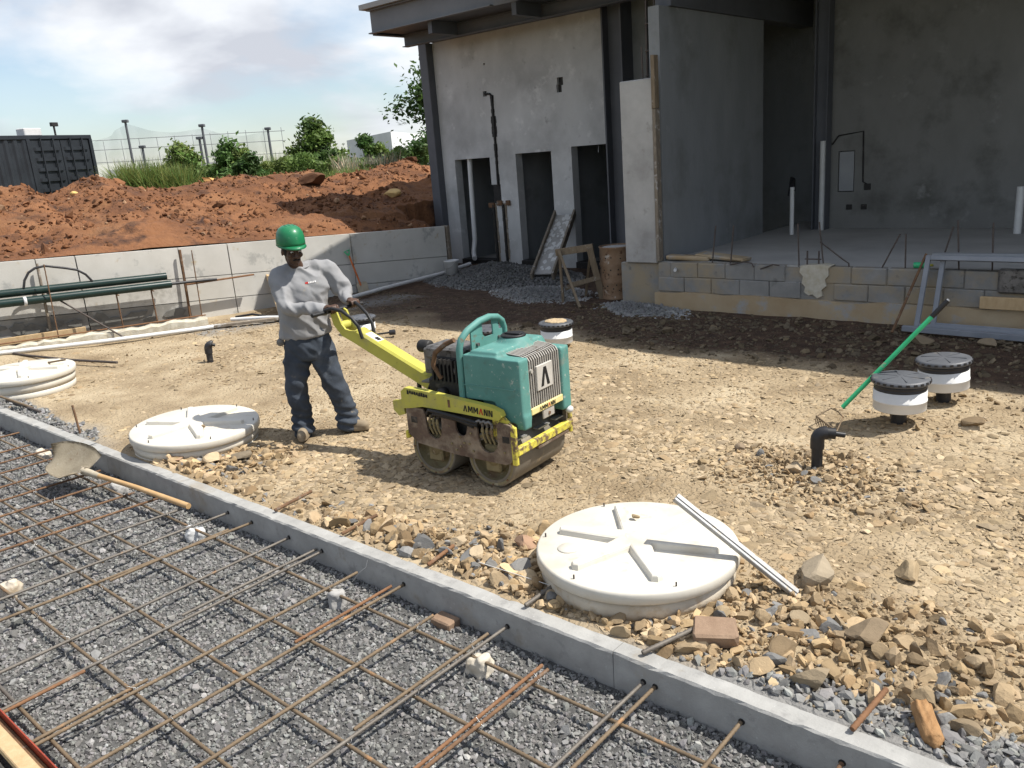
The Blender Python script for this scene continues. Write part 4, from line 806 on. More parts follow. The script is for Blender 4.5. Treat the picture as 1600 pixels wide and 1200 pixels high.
seg('bent_hose', [wp(-2.27,.25,.90),wp(-2.24,.25,1.0),wp(-2.17,.25,1.10),wp(-2.08,.25,1.15),wp(-1.95,.25,1.165),wp(-1.7,.25,1.10),wp(-1.55,.25,1.05),wp(-1.45,.25,.97),wp(-1.38,.25,.86)], .017, M['black'], 'black hose bent in an arch above the green pipes', 'hose')
for i, (s, o_, z, m_, l) in enumerate([(-2.02,.09,1.20,'oldwood','brown wooden stake against the wall left of the hose arch'),(-1.98,.42,1.20,'rust','thin rusty bar standing in front of the green pipes under the hose arch'),(-.02,.08,1.14,'rust','brown wooden stake against the wall right of the hose arch'),(.12,.22,1.12,'rust','thin rusty bar standing beyond the green pipe ends')]):
    mb = MB().tube([wp(s,o_,z), wp(s-.03,o_+.03,-.05)], .022 if i in (0,2) else .009, 4 if i in (0,2) else 6); tag(mb.build('stake', M[m_]), l, 'stake', 'stakes along the wall')
for s in (-5.5,-1.1,-.6):
    tag(MB().tube([wp(s,.27,.62-.03*(s+1.5)), wp(s,.30,-.05)], .012, 6).tube([wp(s,.42,.63-.03*(s+1.5)), wp(s,.10,.63-.03*(s+1.5))], .010, 6).build('pipe_prop', M['rust']), {-5.5:'steel prop under the green pipes beyond the left picture edge',-1.1:'steel prop under the green pipes, left of the pair near their ends',-.6:'steel prop right under the green pipe ends'}[s], 'prop', 'props under the pipes')
seg('leaning_bar', [(-13.0,4.55,.80),(-12.5,4.88,.40),(-12.08,5.20,.02)], .012, M['bar_dark'], 'dark steel bar leaning diagonally from the pipes to the ground', 'bar')
seg('lying_bar', [(-13.3,3.75,.10),(-12.3,3.88,.07),(-11.3,4.08,.06),(-10.49,4.33,.05)], .016, M['bar_dark'], 'long dark bar lying on the dirt behind the left lid', 'bar')
seg('lid_bar', [(-10.9,3.05,.25),(-10.4,3.38,.262),(-10.1,3.6,.30)], .011, M['bar_brown'], 'thin bar lying across the left white lid', 'bar')
seg('short_bar', [(-9.75,2.72,.16),(-9.30,2.90,.03)], .012, M['bar_brown'], 'thin bar leaning on the ground beneath the left white lid', 'bar')
seg('ground_bar', [(-10.3,2.85,.05),(-9.05,2.88,.03)], .013, M['bar_dark'], 'dark bar end lying by the curb below the left white lid', 'bar')
# footing strip with board and bars
n = 40; mb = MB(); a = Vector((-13.15,3.05,0)); b = Vector((-11.86,6.36,0)); d = (b-a).normalized(); nn = Vector((d.y,-d.x,0)); rings = []
for i in range(n+1):
    p = a.lerp(b, i/n); q = lambda: random.uniform(-.015,.015); h = .15+random.uniform(-.02,.02)
    rings.append([p+nn*(.11+q())+Vector((0,0,-.1)), p+nn*(.10+q())+Vector((0,0,h-.02)), p+nn*(.07+q())+Vector((0,0,h)), p-nn*(.07+q())+Vector((0,0,h+q())), p-nn*.1+Vector((0,0,-.1))])
vs = [p for R in rings for p in R]; mb.add(vs, [(i*5+k,(i+1)*5+k,(i+1)*5+k+1,i*5+k+1) for i in range(n) for k in range(4)]); mb.add(rings[-1], [(0,1,2,3,4)]); mb.add(rings[0], [(4,3,2,1,0)])
tag(mb.build('footing_strip', M['mortar_patch']), 'rough concrete footing strip in front of the wall at left', 'footing')
tag(MB().tube([a-nn*.03+Vector((0,0,.19)), b-nn*.03+Vector((0,0,.17))], .01, 6).build('footing_bar', M['rust_light']), 'rusty bar lying on the rough footing strip', 'bar')
tag(MB().cbox((-1.3,-.02,-.05),(1.0,.02,.05),.004, Matrix.Translation(a.lerp(b,.25)-nn*.22+Vector((0,0,.18))) @ Matrix.Rotation(math.atan2(d.y,d.x),4,'Z')).build('form_plank', M['plank']), 'long wooden form plank on edge behind the footing strip', 'plank')
seg('white_pipe', [(-13.1,3.0,.12),(-12.62,3.78,.10),(-12.1,4.9,.06),(-11.58,6.05,.04),(-11.5,6.25,.04)], .030, M['pvc'], 'long white pipe lying in front of the footing strip at left', 'pipe', 'white pipes along the wall')
seg('white_pipe', [(-11.3,8.6,.05),(-11.50,9.6,.05),(-11.46,11.1,.10),(-11.5,11.9,.16)], .034, M['pvc_grey'], 'pale pipe running along the wall base towards the bucket', 'pipe', 'white pipes along the wall')
seg('white_pipe', [(-11.75,6.7,.04),(-11.2,7.0,.05),(-10.85,7.15,.05)], .030, M['pvc'], 'short white pipe end left of the worker by the leaning plank', 'pipe', 'white pipes along the wall')
seg('black_hose', [(-11.95,6.9,.03),(-11.7,7.05,.06),(-11.4,7.1,.04),(-11.1,7.2,.05),(-10.8,7.25,.05)], .018, M['black'], 'black hose piece lying by the short white pipe', 'hose')
def rot_to(p0, p1, roll=0):
    x = (Vector(p1)-Vector(p0)).normalized(); z = Vector((0,0,1)); y = z.cross(x).normalized(); z = x.cross(y); Mx = Matrix(((x.x,y.x,z.x,p0[0]),(x.y,y.y,z.y,p0[1]),(x.z,y.z,z.z,p0[2]),(0,0,0,1)))
    return Mx @ Matrix.Rotation(roll,4,'X')
p0, p1 = Vector((-10.88,7.15,.02)), wp(1.45,.03,.50); tag(MB().cbox((0,-.13,-.012),((p1-p0).length,.13,.012),.003, rot_to(p0,p1,.35)).build('leaning_plank', M['plank']), 'light wooden plank leaning against the wall left of the worker', 'plank')
tag(MB().cbox((-.9,-.06,-.02),(.9,.06,.02),.004, Matrix.Translation((-11.35,6.55,.04)) @ Matrix.Rotation(1.0,4,'Z')).build('ground_board', M['oldwood']), 'weathered board lying on the ground at the end of the footing strip', 'board')
# spade against the wall
SP = empty('spade', wp(3.0,.22,0)); tag(SP, 'spade with orange shaft and green grip leaning on the wall behind the worker', 'spade')
q = lambda s, o_, z: wp(s,o_,z)-SP.location
MB().tube([q(2.97,.20,.12), q(2.88,.06,.66)], .016, 8).build('shaft', M['orange'], SP)
MB().tube([q(2.88,.06,.66), q(2.80,.05,.74), q(2.90,.05,.76), q(2.88,.06,.68)], .014, 8).build('grip', M['green_handle'], SP)
bm = MB(); bl = [(-.10,.0),(-.11,.22),(-.09,.27),(.09,.27),(.11,.22),(.10,.0)]
bm.prism(bl[::-1], -.003, .003, Matrix.Translation(q(3.0,.25,-.08)) @ Matrix(((WT.x,0,WN.x,0),(WT.y,0,WN.y,0),(0,1,0,0),(0,0,0,1))) @ Matrix.Rotation(-.3,4,'X')); bm.build('blade', M['shovel_blade'], SP)
BK = empty('bucket', (-11.12,11.0,.1)); tag(BK, 'white plastic bucket standing at the wall end by the building', 'bucket')
MB().lathe([(.0,.01),(.11,.0),(.135,.24),(.145,.245),(.145,.265),(.13,.265),(.105,.02),(0,.02)], 24).build('pail', M['pvc_grey'], BK)
MB().tube([(-.145*math.cos(a),-.145*math.sin(a)*.9-.02,.24-.12*math.sin(a)) for a in np.linspace(0,math.pi,9)], .004, 6).build('handle', M['wire'], BK)

# ------------------------------------------------------------------ in front of the building
def heap(name, c, rx, ry, h, rotz, label, n=2600, seed=1):
    rgh = np.random.default_rng(seed); t = empty(name, (c[0], c[1], -.03), rotz); tag(t, label, 'gravel heap', 'grey gravel heaps by the building')
    rr = np.linspace(0, 1, 22); aa = np.linspace(0, 2*np.pi, 48, endpoint=False); R_, A_ = np.meshgrid(rr, aa, indexing='ij')
    def hz(r_, a_): return h*np.clip(np.cos(np.clip(r_, 0, 1)*np.pi/2)**1.15*(.85+.35*(vnoise(np.cos(a_)*2.1+seed, np.sin(a_)*2.1)-.5)) , 0, 1)
    V_ = np.stack([R_*rx*np.cos(A_), R_*ry*np.sin(A_), hz(R_, A_)], -1).reshape(-1, 3); i = np.arange(R_.size).reshape(R_.shape); j = np.roll(i, -1, 1)
    mesh_np('heap_body', V_, np.stack([i[:-1], i[1:], j[1:], j[:-1]], -1).reshape(-1, 4), M['gravel_base'], parent=t, smooth=True)
    r_ = np.sqrt(rgh.random(n)); a_ = rgh.uniform(0, 2*np.pi, n); sz = rgh.gamma(4, .0038, n)+.005
    o = stones('heap_stones', np.stack([r_*rx*1.04*np.cos(a_), r_*ry*1.04*np.sin(a_), hz(r_, a_)+sz*.2], -1), sz, .8, grey_cols(n, seed)*(.75 if seed == 3 else 1.25), M['stone_grey'], .6, t, seed); o['kind'] = 'stuff'
    return t
heap('gravel_heap', (-10.3,11.45), 1.7, 1.2, .30, -.1, 'large dark grey gravel heap under the left doorways', 9000, 3)
heap('gravel_heap', (-8.3,10.2), 1.2, .7, .07, -.3, 'low spread of pale grey gravel in front of the sawhorse', 4200, 4)
heap('gravel_heap', (-6.1,9.6), .95, .45, .09, -.35, 'small pale gravel heap at the foot of the drum and plinth', 3600, 5)
BR = empty('oil_drum', (-6.93,10.30,.0)); tag(BR, 'rusty punctured oil drum filled with concrete beside the pillar', 'drum')
h = .78; R = .255; prof = [(0,.01),(R,.01),(R+.006,.02),(R,.035)]
for z in (.27,.52): prof += [(R,z-.03),(R+.012,z),(R,z+.03)]
prof += [(R,h-.03),(R+.01,h-.015),(R+.008,h),(R-.012,h),(R-.012,h-.03)]
MB().lathe(prof, 36).build('drum_body', M['barrel'], BR); MB().lathe([(R-.011,h-.06),(R-.011,h-.02),(R*.6,h-.008),(0,h+.004)], 30).build('concrete_fill', M['barrel_top'], BR)
hl = MB()
for z in (.17,.22,.40,.45,.62):
    for k in range(14):
        a = 2*math.pi*k/14+random.uniform(-.1,.1)+z*3; p = Vector((R*math.cos(a),R*math.sin(a),z+random.uniform(-.02,.02))); dv = Vector((math.cos(a),math.sin(a),0)); hl.tube([p-dv*.01, p+dv*.0035], .011, 6)
o = hl.build('puncture_holes', M['engine'], BR); o['kind'] = 'stuff'
# sawhorse
SH = empty('sawhorse', (-7.25,9.9,0)); tag(SH, 'wooden sawhorse frame standing left of the rusty drum', 'sawhorse')
def plank_between(p0, p1, w, t, mat, name, parent, roll=0):
    p0, p1 = Vector(p0), Vector(p1); return MB().cbox((0,-w/2,-t/2),((p1-p0).length,w/2,t/2),.003, rot_to(p0,p1,roll)).build(name, mat, parent)
ta, tb = Vector((-.32,-.16,.74)), Vector((.10,.02,.80))
plank_between(ta-Vector((.05,.02,.0)), tb+Vector((.05,.02,0)), .05, .10, M['wood'], 'top_beam', SH)
for p, q_ in ((ta+Vector((.02,-.03,.02)),Vector((.26,-.50,.0))),(ta+Vector((-.02,.03,.0)),Vector((-.30,-.16,.0))),(tb+Vector((.02,-.03,.0)),Vector((.17,.20,.0))),(tb+Vector((0,.04,0)),Vector((-.25,.35,.0)))): plank_between(q_, p, .09, .035, M['wood'], 'leg', SH, 1.2)
plank_between((.0,-.33,.30),(.17,.14,.34), .07, .03, M['wood'], 'brace', SH, 1.3); plank_between((-.29,-.1,.2),(-.26,.30,.22), .07, .03, M['wood'], 'brace', SH, 1.3)
# mortar chute leaning on the facade
CH = empty('mortar_chute', (-9.05,11.15,0)); tag(CH, 'white stained wooden chute leaning between the right two doorways', 'chute')
ca, cb = Vector((.0,.0,.12)), Vector((-.72,1.68,1.02))
Mx = rot_to(ca, cb); ln = (cb-ca).length
MB().cbox((.05,-.17,-.012),(ln-.05,.17,.012),.003,Mx).build('trough', M['concrete'], CH)
for s_ in (-1, 1): MB().cbox((-.06,s_*.19-.02,-.05),(ln,s_*.19+.02,.09),.004,Mx).build('side_board', M['oldwood'], CH)
sp_ = MB()
for i in range(60):
    x = random.uniform(.1,ln-.1); y = random.uniform(-.15,.15); w = random.uniform(.01,.05); sp_.prism([(x+w*1.6*math.cos(a)*random.uniform(.6,1.2), y+w*math.sin(a)*random.uniform(.6,1.2)) for a in np.linspace(0,2*math.pi,8,endpoint=False)], .0125, .0165+.0001*i, Mx)
o = sp_.build('dried_mortar', M['pvc'], CH); o['kind'] = 'stuff'
# debris on the slab
for i, (x, y, z, l, w, r_, lb_) in enumerate([(-5.62,10.08,.66,.30,.20,.2,'flat broken slab piece on the floor edge beside the pillar, left of two'),(-5.15,10.15,.67,.38,.24,-.15,'flat broken slab piece on the floor edge, right of two')]):
    mb = MB().cbox((-l,-w/2,-.03),(l,w/2,.03),.02); mb.v = [(a+random.uniform(-.015,.015),b+random.uniform(-.015,.015),c+random.uniform(-.01,.01)) for a,b,c in mb.v]
    o = mb.build('slab_piece', M['footing']); o.location = (x,y,z); o.rotation_euler = (0,.05,r_); tag(o, lb_, 'slab piece', 'broken pieces on the floor slab')
# grey steel frames leaning at the right
def frame(loc, w, h, rz, rx, label):
    t = empty('leaning_framework', loc, rz); t.rotation_euler.x = rx; tag(t, label, 'frame', 'grey steel frames by the plinth')
    for a, b in (((0,-.02,0),(.05,.02,h)),((w-.05,-.02,0),(w,.02,h))): MB().cbox(a,b,.003).build('upright', M['frame_steel'], t)
    for a, b in (((.051,-.02,h-.05),(w-.051,.02,h)),((.051,-.02,0),(w-.051,.02,.05))): MB().cbox(a,b,.003).build('rail', M['frame_steel'], t)
    return t
frame((-2.56,9.50,.04), 1.9, .80, -.04, -.36, 'grey steel frame leaning on the plinth at right, front one')
frame((-2.42,9.60,.04), 1.9, .78, -.04, -.30, 'grey steel frame leaning behind the front frame at right')
tag(MB().cbox((-.05,-.03,-.03),(2.0,.03,.03),.004, Matrix.Translation((-2.60,9.40,.05)) @ Matrix.Rotation(-.06,4,'Z')).build('steel_tube', M['frame_steel']), 'grey square tube on the ground below the leaning frames', 'tube')
tag(MB().cbox((0,-.05,-.02),(1.6,.05,.02),.004, Matrix.Translation((-2.5,9.84,.79)) @ Matrix.Rotation(.05,4,'Z')).build('flat_bar', M['lsteel']), 'flat grey steel bar lying across the leaning frames', 'bar')
seg('rusty_bar', [(-2.72,9.28,.02),(-2.56,9.82,.80)], .014, M['rust'], 'rusty bar leaning on the plinth left of the grey frames', 'bar')
BT = empty('drink_bottle', (-2.72,9.95,.655), .1); tag(BT, 'small green bottle with yellow neck lying on the slab edge', 'bottle')
MB().lathe([(0,0),(.03,.002),(.033,.01),(.033,.11),(.02,.15)], 14, Matrix.Rotation(math.pi/2,4,'Y')).build('bottle_body', M['green_handle'], BT); MB().lathe([(.02,.15),(.014,.17),(.014,.20),(0,.20)], 12, Matrix.Rotation(math.pi/2,4,'Y')).build('cap', M['yellow'], BT)
for x, y, s, l in ((-2.35,9.02,.13,'brown rock by the grey tube below the frames'),(-1.75,9.1,.10,'brown rock right of the frame foot near the plinth')):
    o = link('rock', rock(int(600-x*10), s, .8, (.26,.2,.13)), M['stone_tan']); o.location = (x,y,s*.3); tag(o, l, 'rock')
n = 900; x1, y1 = scatter(n, -7.0, .5, 7.7, 9.75); sz = rg.gamma(2.2, .010, n)+.008; cc = tan_cols(n, 31)*.42;  # stone colour darkened along with the shaded soil band
o = stones('dark_rubble', np.stack([x1, y1, gz(x1, y1)+sz*.2], -1), sz, .7, cc, M['stone_tan'], .5, seed=12); tag(o, 'stones coloured dark to match the shaded damp soil before the plinth', 'rubble', kind='stuff')

# ------------------------------------------------------------------ rake
RK = empty('bow_rake', (-2.1,6.1,0)); tag(RK, 'green handled bow rake resting on a black riser lid', 'rake')
O_ = Vector(RK.location); hp = lambda p: Vector(p)-O_
ra, rb = hp((-2.17,6.16,.10)), hp((-1.55,6.57,.925))
k1 = ra.lerp(rb,.04); k2 = ra.lerp(rb,.86)
MB().tube([k1, k2], .017, 10).build('handle', M['green_handle'], RK); MB().tube([k2, rb], .0185, 10).build('rubber_grip', M['rubber'], RK); MB().tube([rb, rb+(rb-ra)*.01], .012, 8).build('end_plug', M['pvc_grey'], RK)
hd = MB(); c0 = ra+Vector((.01,-.12,-.01)); 
ax = Vector((.31,-.30,-.02)).normalized(); fwd = Vector((-.08,-.90,-.12)).normalized()
hl_ = c0+fwd*.12; MB().tube([hl_-ax*.17, hl_+ax*.17], .007, 6).build('rake_bar', M['bar_brown'], RK)
for s_ in (-1, 1): MB().tube([ra, ra+ax*s_*.10+fwd*.02, hl_+ax*s_*.165], .0055, 6).build('bow', M['bar_brown'], RK)
for i in range(14):
    p = hl_+ax*(-.165+.33*i/13); MB().tube([p, p+fwd*.015+Vector((.0,-.01,-.055))], [.005,.003], 5).build('tine', M['bar_brown'], RK)

# ------------------------------------------------------------------ straightedge on the lid, shovel on the bars
tag(MB().cbox((0,-.028,-.012),(.735,.026,.012),.003, rot_to((-2.0,3.41,.465),(-1.42,3.54,.035),.25)).cbox((0.0,-.01,.0125),(.735,.009,.018),.002, rot_to((-2.0,3.41,.465),(-1.42,3.54,.035),.25)).build('straightedge', M['alu']), 'worn aluminium straightedge leaning over the edge of the large white lid', 'straightedge')
SV = empty('shovel', (-6.4,2.38,0)); tag(SV, 'round pointed shovel with wooden handle lying on the rebar', 'shovel')
O_ = Vector(SV.location); ha, hb = Vector((-6.60,2.36,.03))-O_, Vector((-5.42,2.52,-.035))-O_
MB().tube([ha, ha.lerp(hb,.5)+Vector((0,0,.01)), hb], [.020,.0195,.022], 12).build('handle', M['tool_wood'], SV)
dv = (ha-hb).normalized(); MB().tube([ha+dv*.12, ha-dv*.10], [.032,.022], 10).build('socket', M['shovel_blade'], SV)
bm = bmesh.new(); nu, nv = 17, 15; Lb = .46; pts = {}
sd = dv.cross(Vector((0,0,1))).normalized(); upn = sd.cross(dv)
for i in range(nu):
    t = i/(nu-1); w = .165*min(1, (t*6+.62))*math.sqrt(max(0, 1-max(0, (t-.45)/.55)**2.2))
    for j in range(nv):
        s_ = j/(nv-1)*2-1; dish = (s_*s_)*.035*(1-.5*t) - .03*math.sin(t*math.pi)*(1-s_*s_) + .05*t + s_*.075*min(1,t*3+.2)
        ridge = .028*max(0, 1-t*2.2)*max(0, 1-abs(s_)*4)
        pts[i, j] = bm.verts.new(ha + dv*(.08+t*Lb) + sd*(s_*w) + upn*(dish+ridge+.01))
for i in range(nu-1):
    for j in range(nv-1): bm.faces.new((pts[i,j],pts[i,j+1],pts[i+1,j+1],pts[i+1,j]))
bmesh.ops.solidify(bm, geom=bm.faces[:], thickness=.003); me = bpy.data.meshes.new('blade'); bm.to_mesh(me); bm.free(); me.polygons.foreach_set('use_smooth', [True]*len(me.polygons)); link('blade', me, M['shovel_blade'], SV)

# ------------------------------------------------------------------ walk-behind roller
RO = empty('road_roller', (-3.97,4.14,0), math.radians(5)); tag(RO, 'teal and yellow walk-behind double drum roller standing on the dirt', 'roller')
RY = Matrix.Rotation(-math.pi/2,4,'X')      # lathe z -> machine y
for xc in (-.26,.26):
    T = Matrix.Translation((xc,0,.198)) @ RY
    d = MB().lathe([(.150,-.315),(.193,-.318),(.198,-.312),(.198,.312),(.193,.318),(.150,.315)], 56, T, cap=False).build('drum', M['drum'], RO)
    for sgn in (-1, 1):
        prof = [(.190,sgn*.317),(.168,sgn*.320),(.166,sgn*.245),(.10,sgn*.235),(.095,sgn*.262),(.055,sgn*.268),(.05,sgn*.30),(0,sgn*.302)]
        MB().lathe(prof, 40, T, cap=False).build('drum_hub', M['drum_in'], d)
    st = MB()
    for k in range(8):
        a = 2*math.pi*k/8; st.tube([(xc+.179*math.cos(a),-.317,.198+.179*math.sin(a)),(xc+.179*math.cos(a),-.325,.198+.179*math.sin(a))], .008, 6)
    st.build('rim_bolts', M['rust'], d)['kind'] = 'stuff'
    MB().cbox((xc-.07,-.30,.10),(xc+.06,-.25,.30),.012).build('drum_bracket', M['drum_in'], RO)
def arc(cx_, cz_, r_, a0, a1, n=6): return [(cx_+r_*math.cos(math.radians(a)), cz_+r_*math.sin(math.radians(a))) for a in np.linspace(a0, a1, n)]
outer = [(-.47,.30),(-.38,.235),(-.05,.200),(.40,.190),(.445,.21),(.475,.27),(.48,.43),(.455,.475),(.36,.485),(.345,.46),(.345,.33)]+arc(.262,.335,.08,0,-180,7)[1:]+[(.175,.42),(.16,.445),(.10,.45),(.085,.40)]+arc(.035,.395,.05,0,-180,6)[1:]+[(-.02,.45),(-.05,.462),(-.14,.462),(-.145,.37)]+arc(-.215,.36,.07,0,-180,7)[1:]+[(-.29,.46),(-.31,.50),(-.44,.505),(-.47,.48)]
PX = Matrix(((1,0,0,0),(0,0,-1,0),(0,1,0,0),(0,0,0,1)))    # poly (x,z) extruded along -y
def holed(o): return o
for y, nm in ((-.338,'near'),(.322,'far')):
    sp = MB().prism(outer, -y-.016, -y, PX).build('side_plate', M['plate_rust'], RO)
    for (hx, hz_) in ((-.40,.41),(.415,.37)): MB().cbox((hx-.035,y-.003,hz_-.028),(hx+.035,y+.019,hz_+.028),.008).build('plate_slot', M['engine'], sp)
    for bx_, bz_ in ((-.06,.28),(.02,.27),(.02,.34),(.10,.30),(.13,.25),(.055,.30),(.12,.38),(-.02,.24),(.40,.28)): MB().tube([(bx_,y-.008,bz_),(bx_,y+.004,bz_)], .0085, 6).build('plate_bolt', M['drum_in'], sp)
    yb = [(-.50,.485),(-.50,.615),(-.46,.645),(-.30,.640),(.30,.590),(.385,.565),(.40,.53),(.37,.50),(.05,.512),(-.30,.52),(-.40,.50)][::-1]
    MB().prism(yb, -y-.045, -y+.005, PX).build('side_frame', M['yellow'], RO)
    MB().prism([(-.60,.46),(-.60,.53),(-.50,.55),(-.49,.44),(-.55,.42)][::-1], -y-.03, -y-.005, PX).build('tail_lug', M['yellow'], RO)
    MB().prism([(.30,.36),(.30,.50),(.40,.52),(.47,.46),(.47,.36)][::-1], -y-.035, -y-.02, PX).build('corner_bracket', M['yellow_worn'], RO)
MB().box((-.46,-.28,.42),(.40,.28,.50)).box((-.12,-.27,.22),(.12,.27,.42)).build('chassis', M['engine'], RO)
# front bumper with scraper
bu = MB().cbox((.475,-.34,.265),(.515,.355,.325),.008); bu.cbox((.462,-.35,.20),(.505,-.322,.47),.006); bu.cbox((.455,.338,.22),(.50,.368,.50),.006); bp_ = bu.build('front_bumper', M['yellow_worn'], RO)
MB().cbox((.476,-.10,.235),(.508,.30,.262),.006).build('bumper_lip', M['plate_rust'], bp_)
for a, b in ((-.30,-.16),(-.02,.12),(.2,.30)): MB().box((.43,a,.335),(.475,b,.345), Matrix.Rotation(-.03,4,'Y')).build('scraper_plate', M['alu'], bp_)
MB().ell((.52,.30,.41),(.028,.035,.026)).build('tie_down_knob', M['pvc_grey'], RO)
MB().cbox((-.515,-.33,.25),(-.48,.33,.31),.008).build('rear_bumper', M['yellow_worn'], RO)
# hood: moulded water tank with a recess for the grille
hd = MB(); hd.box((.045,-.275,.60),(.34,.325,.915)); hd.box((.30,-.275,.47),(.525,-.165,.905)); hd.box((.30,.225,.42),(.525,.335,.88))
hd.box((.30,-.2,.50),(.40,.27,.90)); hd.box((.10,-.255,.90),(.335,.305,.945)); hd.box((.16,-.23,.52),(.33,.28,.65)); hd.box((.46,-.27,.425),(.535,-.185,.52))
hd.lathe([(0,.90),(.15,.90),(.105,.965),(.085,.985),(0,.985)], 24, Matrix.Translation((.235,.08,0)))
fuse(hd, 'hood', M['teal'], RO, .011, 7, .5)
MB().box((.045,-.279,.700),(.50,-.274,.706)).build('hood_seam', M['teal_tube'], RO)
cp = MB().lathe([(0,.97),(.088,.97),(.090,.985),(.080,.993),(.07,.988),(0,.986)], 28, Matrix.Translation((.235,.08,.003))).build('filler_cap', M['rubber'], RO)
MB().cbox((.17,.06,.99),(.30,.10,1.003),.004).build('cap_bar', M['rubber'], cp)
# grille
gr = MB(); ny_ = 15
for i in range(ny_):
    y = -.155+.37*i/(ny_-1)
    path = [(.24,y,.925),(.44,y,.905),(.485,y,.89),(.502,y,.865),(.506,y,.53)]
    for (a, b) in zip(path[:-1], path[1:]): gr.tube([a, b], .0068, 5)
o = gr.build('grille', M['grille'], RO); o['kind'] = 'stuff'
MB().box((.24,-.165,.895),(.46,.225,.905)).box((.475,-.165,.50),(.49,.225,.88)).build('grille_back', M['engine'], RO)
bd = MB().cbox((.505,-.075,.645),(.520,.115,.82),.004).build('badge_plate', M['badge'], RO)
def lam(w, h, t): return [(0,0),(t,0),(w/2,h*.72),(w-t,0),(w,0),(w/2+t*.45,h),(w/2-t*.45,h)]
def lam_parts(mb, x, w, h, t, z0, z1, Mx):
    mb.prism([(x,0),(x+t,0),(x+w/2,h*.74),(x+w-t,0),(x+w,0),(x+w/2+t*.5,h),(x+w/2-t*.5,h)], z0, z1, Mx); return
    mb.prism([(x,0),(x+t,0),(x+w/2+t*.1,h*.78),(x+w/2-t*.0,h),(x+w/2-t*.55,h)], z0, z1, Mx); mb.prism([(x+w-t,0),(x+w,0),(x+w/2+t*.55,h),(x+w/2,h),(x+w/2-t*.1+t*.2,h*.78)], z0, z1, Mx)
def letter(mb, ch, x, w, h, t, z0, z1, Mx):
    if ch == 'A': lam_parts(mb, x, w, h, t, z0, z1, Mx)
    elif ch == 'N':
        mb.prism([(x,0),(x+t,0),(x+t,h),(x,h)],z0,z1,Mx); mb.prism([(x+w-t,0),(x+w,0),(x+w,h),(x+w-t,h)],z0,z1,Mx); mb.prism([(x+w-t*1.5,0),(x+w-t,0),(x+w-t,t*.8),(x+t*1.5,h),(x+t,h),(x+t,h-t*.8)],z0,z1,Mx)
    elif ch == 'M':
        mb.prism([(x,0),(x+t,0),(x+t,h),(x,h)],z0,z1,Mx); mb.prism([(x+w-t,0),(x+w,0),(x+w,h),(x+w-t,h)],z0,z1,Mx)
        mb.prism([(x+w/2-t*.4,h*.2),(x+w/2,h*.2),(x+w/2,h*.55),(x+t*1.2,h),(x+t,h),(x+t,h*.8)],z0,z1,Mx); mb.prism([(x+w/2,h*.2),(x+w/2+t*.4,h*.2),(x+w-t,h*.8),(x+w-t,h),(x+w-t*1.2,h),(x+w/2,h*.55)],z0,z1,Mx)
def word(parent, Mx, h, wide, name='lettering'):
    x = 0; mk = MB(); rd = MB(); ws = {'A':.86,'M':.98,'N':.82}
    for i, ch in enumerate('AMMANN'):
        w = h*ws[ch]*wide; letter(rd if i == 3 else mk, ch, x, w, h, h*.22, 0, .0016, Mx); x += w+h*.16*wide
    mk.build(name, M['decal_black'], parent)['kind'] = 'stuff'; rd.build(name, M['decal_red'], parent)
FX = Matrix(((0,0,1,0),(1,0,0,0),(0,1,0,0),(0,0,0,1)))     # text plane facing +x, reading along +y
em = MB(); lam_parts(em, 0, .105, .13, .030, 0, .002, Matrix.Translation((.5205,-.032,.668)) @ FX); em.build('emblem', M['decal_black'], bd)
ns = MB().cbox((.505,-.165,.500),(.522,.225,.545),.004).build('name_strip', M['decal_orange'], RO); word(ns, Matrix.Translation((.5225,-.075,.508)) @ FX, .028, 1.15)
MB().cbox((.497,-.02,.43),(.515,.12,.498),.006).build('grille_bracket', M['grille'], RO); MB().tube([(.513,.05,.46),(.522,.05,.46)], .012, 8).build('bracket_bolt', M['rust'], RO); MB().tube([(.505,-.13,.80),(.522,-.13,.80)], .014, 10).build('grille_lock', M['grille'], RO)
sf = [c for c in RO.children if c.name.startswith('side_frame')][0]
tilt = Matrix.Rotation(-.055,4,'Z')
NX = Matrix(((1,0,0,0),(0,0,-1,0),(0,1,0,0),(0,0,0,1)))
word(sf, Matrix.Translation((.075,-.3435,.535)) @ NX @ tilt, .043, .95)
dm = MB()
for i in range(9):
    x = -.44+i*.022; dm.prism([(x,random.uniform(-.012,0)),(x+.020,random.uniform(-.012,0)),(x+.018,random.uniform(.01,.026)),(x+.003,random.uniform(.01,.026))], 0, .0012+.0001*i, Matrix.Translation((0,-.3435,.587)) @ NX @ tilt)
dm.build('worn_model_decal', M['decal_black'], sf); MB().box((-.06,-.3448,.545),(-.04,-.3432,.60)).build('decal', M['rust'], sf)
# hydraulic hoses on the near side
for i, pts in enumerate([[(-.27,-.335,.47),(-.24,-.35,.505),(-.15,-.35,.50),(.10,-.35,.475),(.20,-.35,.465)],[(-.23,-.33,.45),(-.20,-.345,.48),(-.10,-.345,.485),(.12,-.345,.45),(.19,-.345,.445)],[(-.19,-.33,.43),(-.15,-.335,.47),(0,-.34,.465),(.15,-.34,.43)]]): MB().tube(pts, .014, 8).build('hydraulic_hose', M['rubber'], RO)
for xc in (-.25,-.215,-.18,.225,.262,.30):
    MB().tube([(xc,-.325,.46),(xc+.004,-.345,.43),(xc,-.335,.37),(xc+.01,-.32,.32)], .0085, 7).tube([(xc+.003,-.343,.425),(xc+.003,-.342,.405)], .013, 6).build('hose_fitting', M['drum_in'], RO)
for xc in (.23,.27,.31): MB().tube([(xc-.05,-.35,.47),(xc-.02,-.35,.485),(xc,-.345,.47),(xc,-.34,.44)], .010, 7).build('hydraulic_hose', M['engine_grey'], RO)
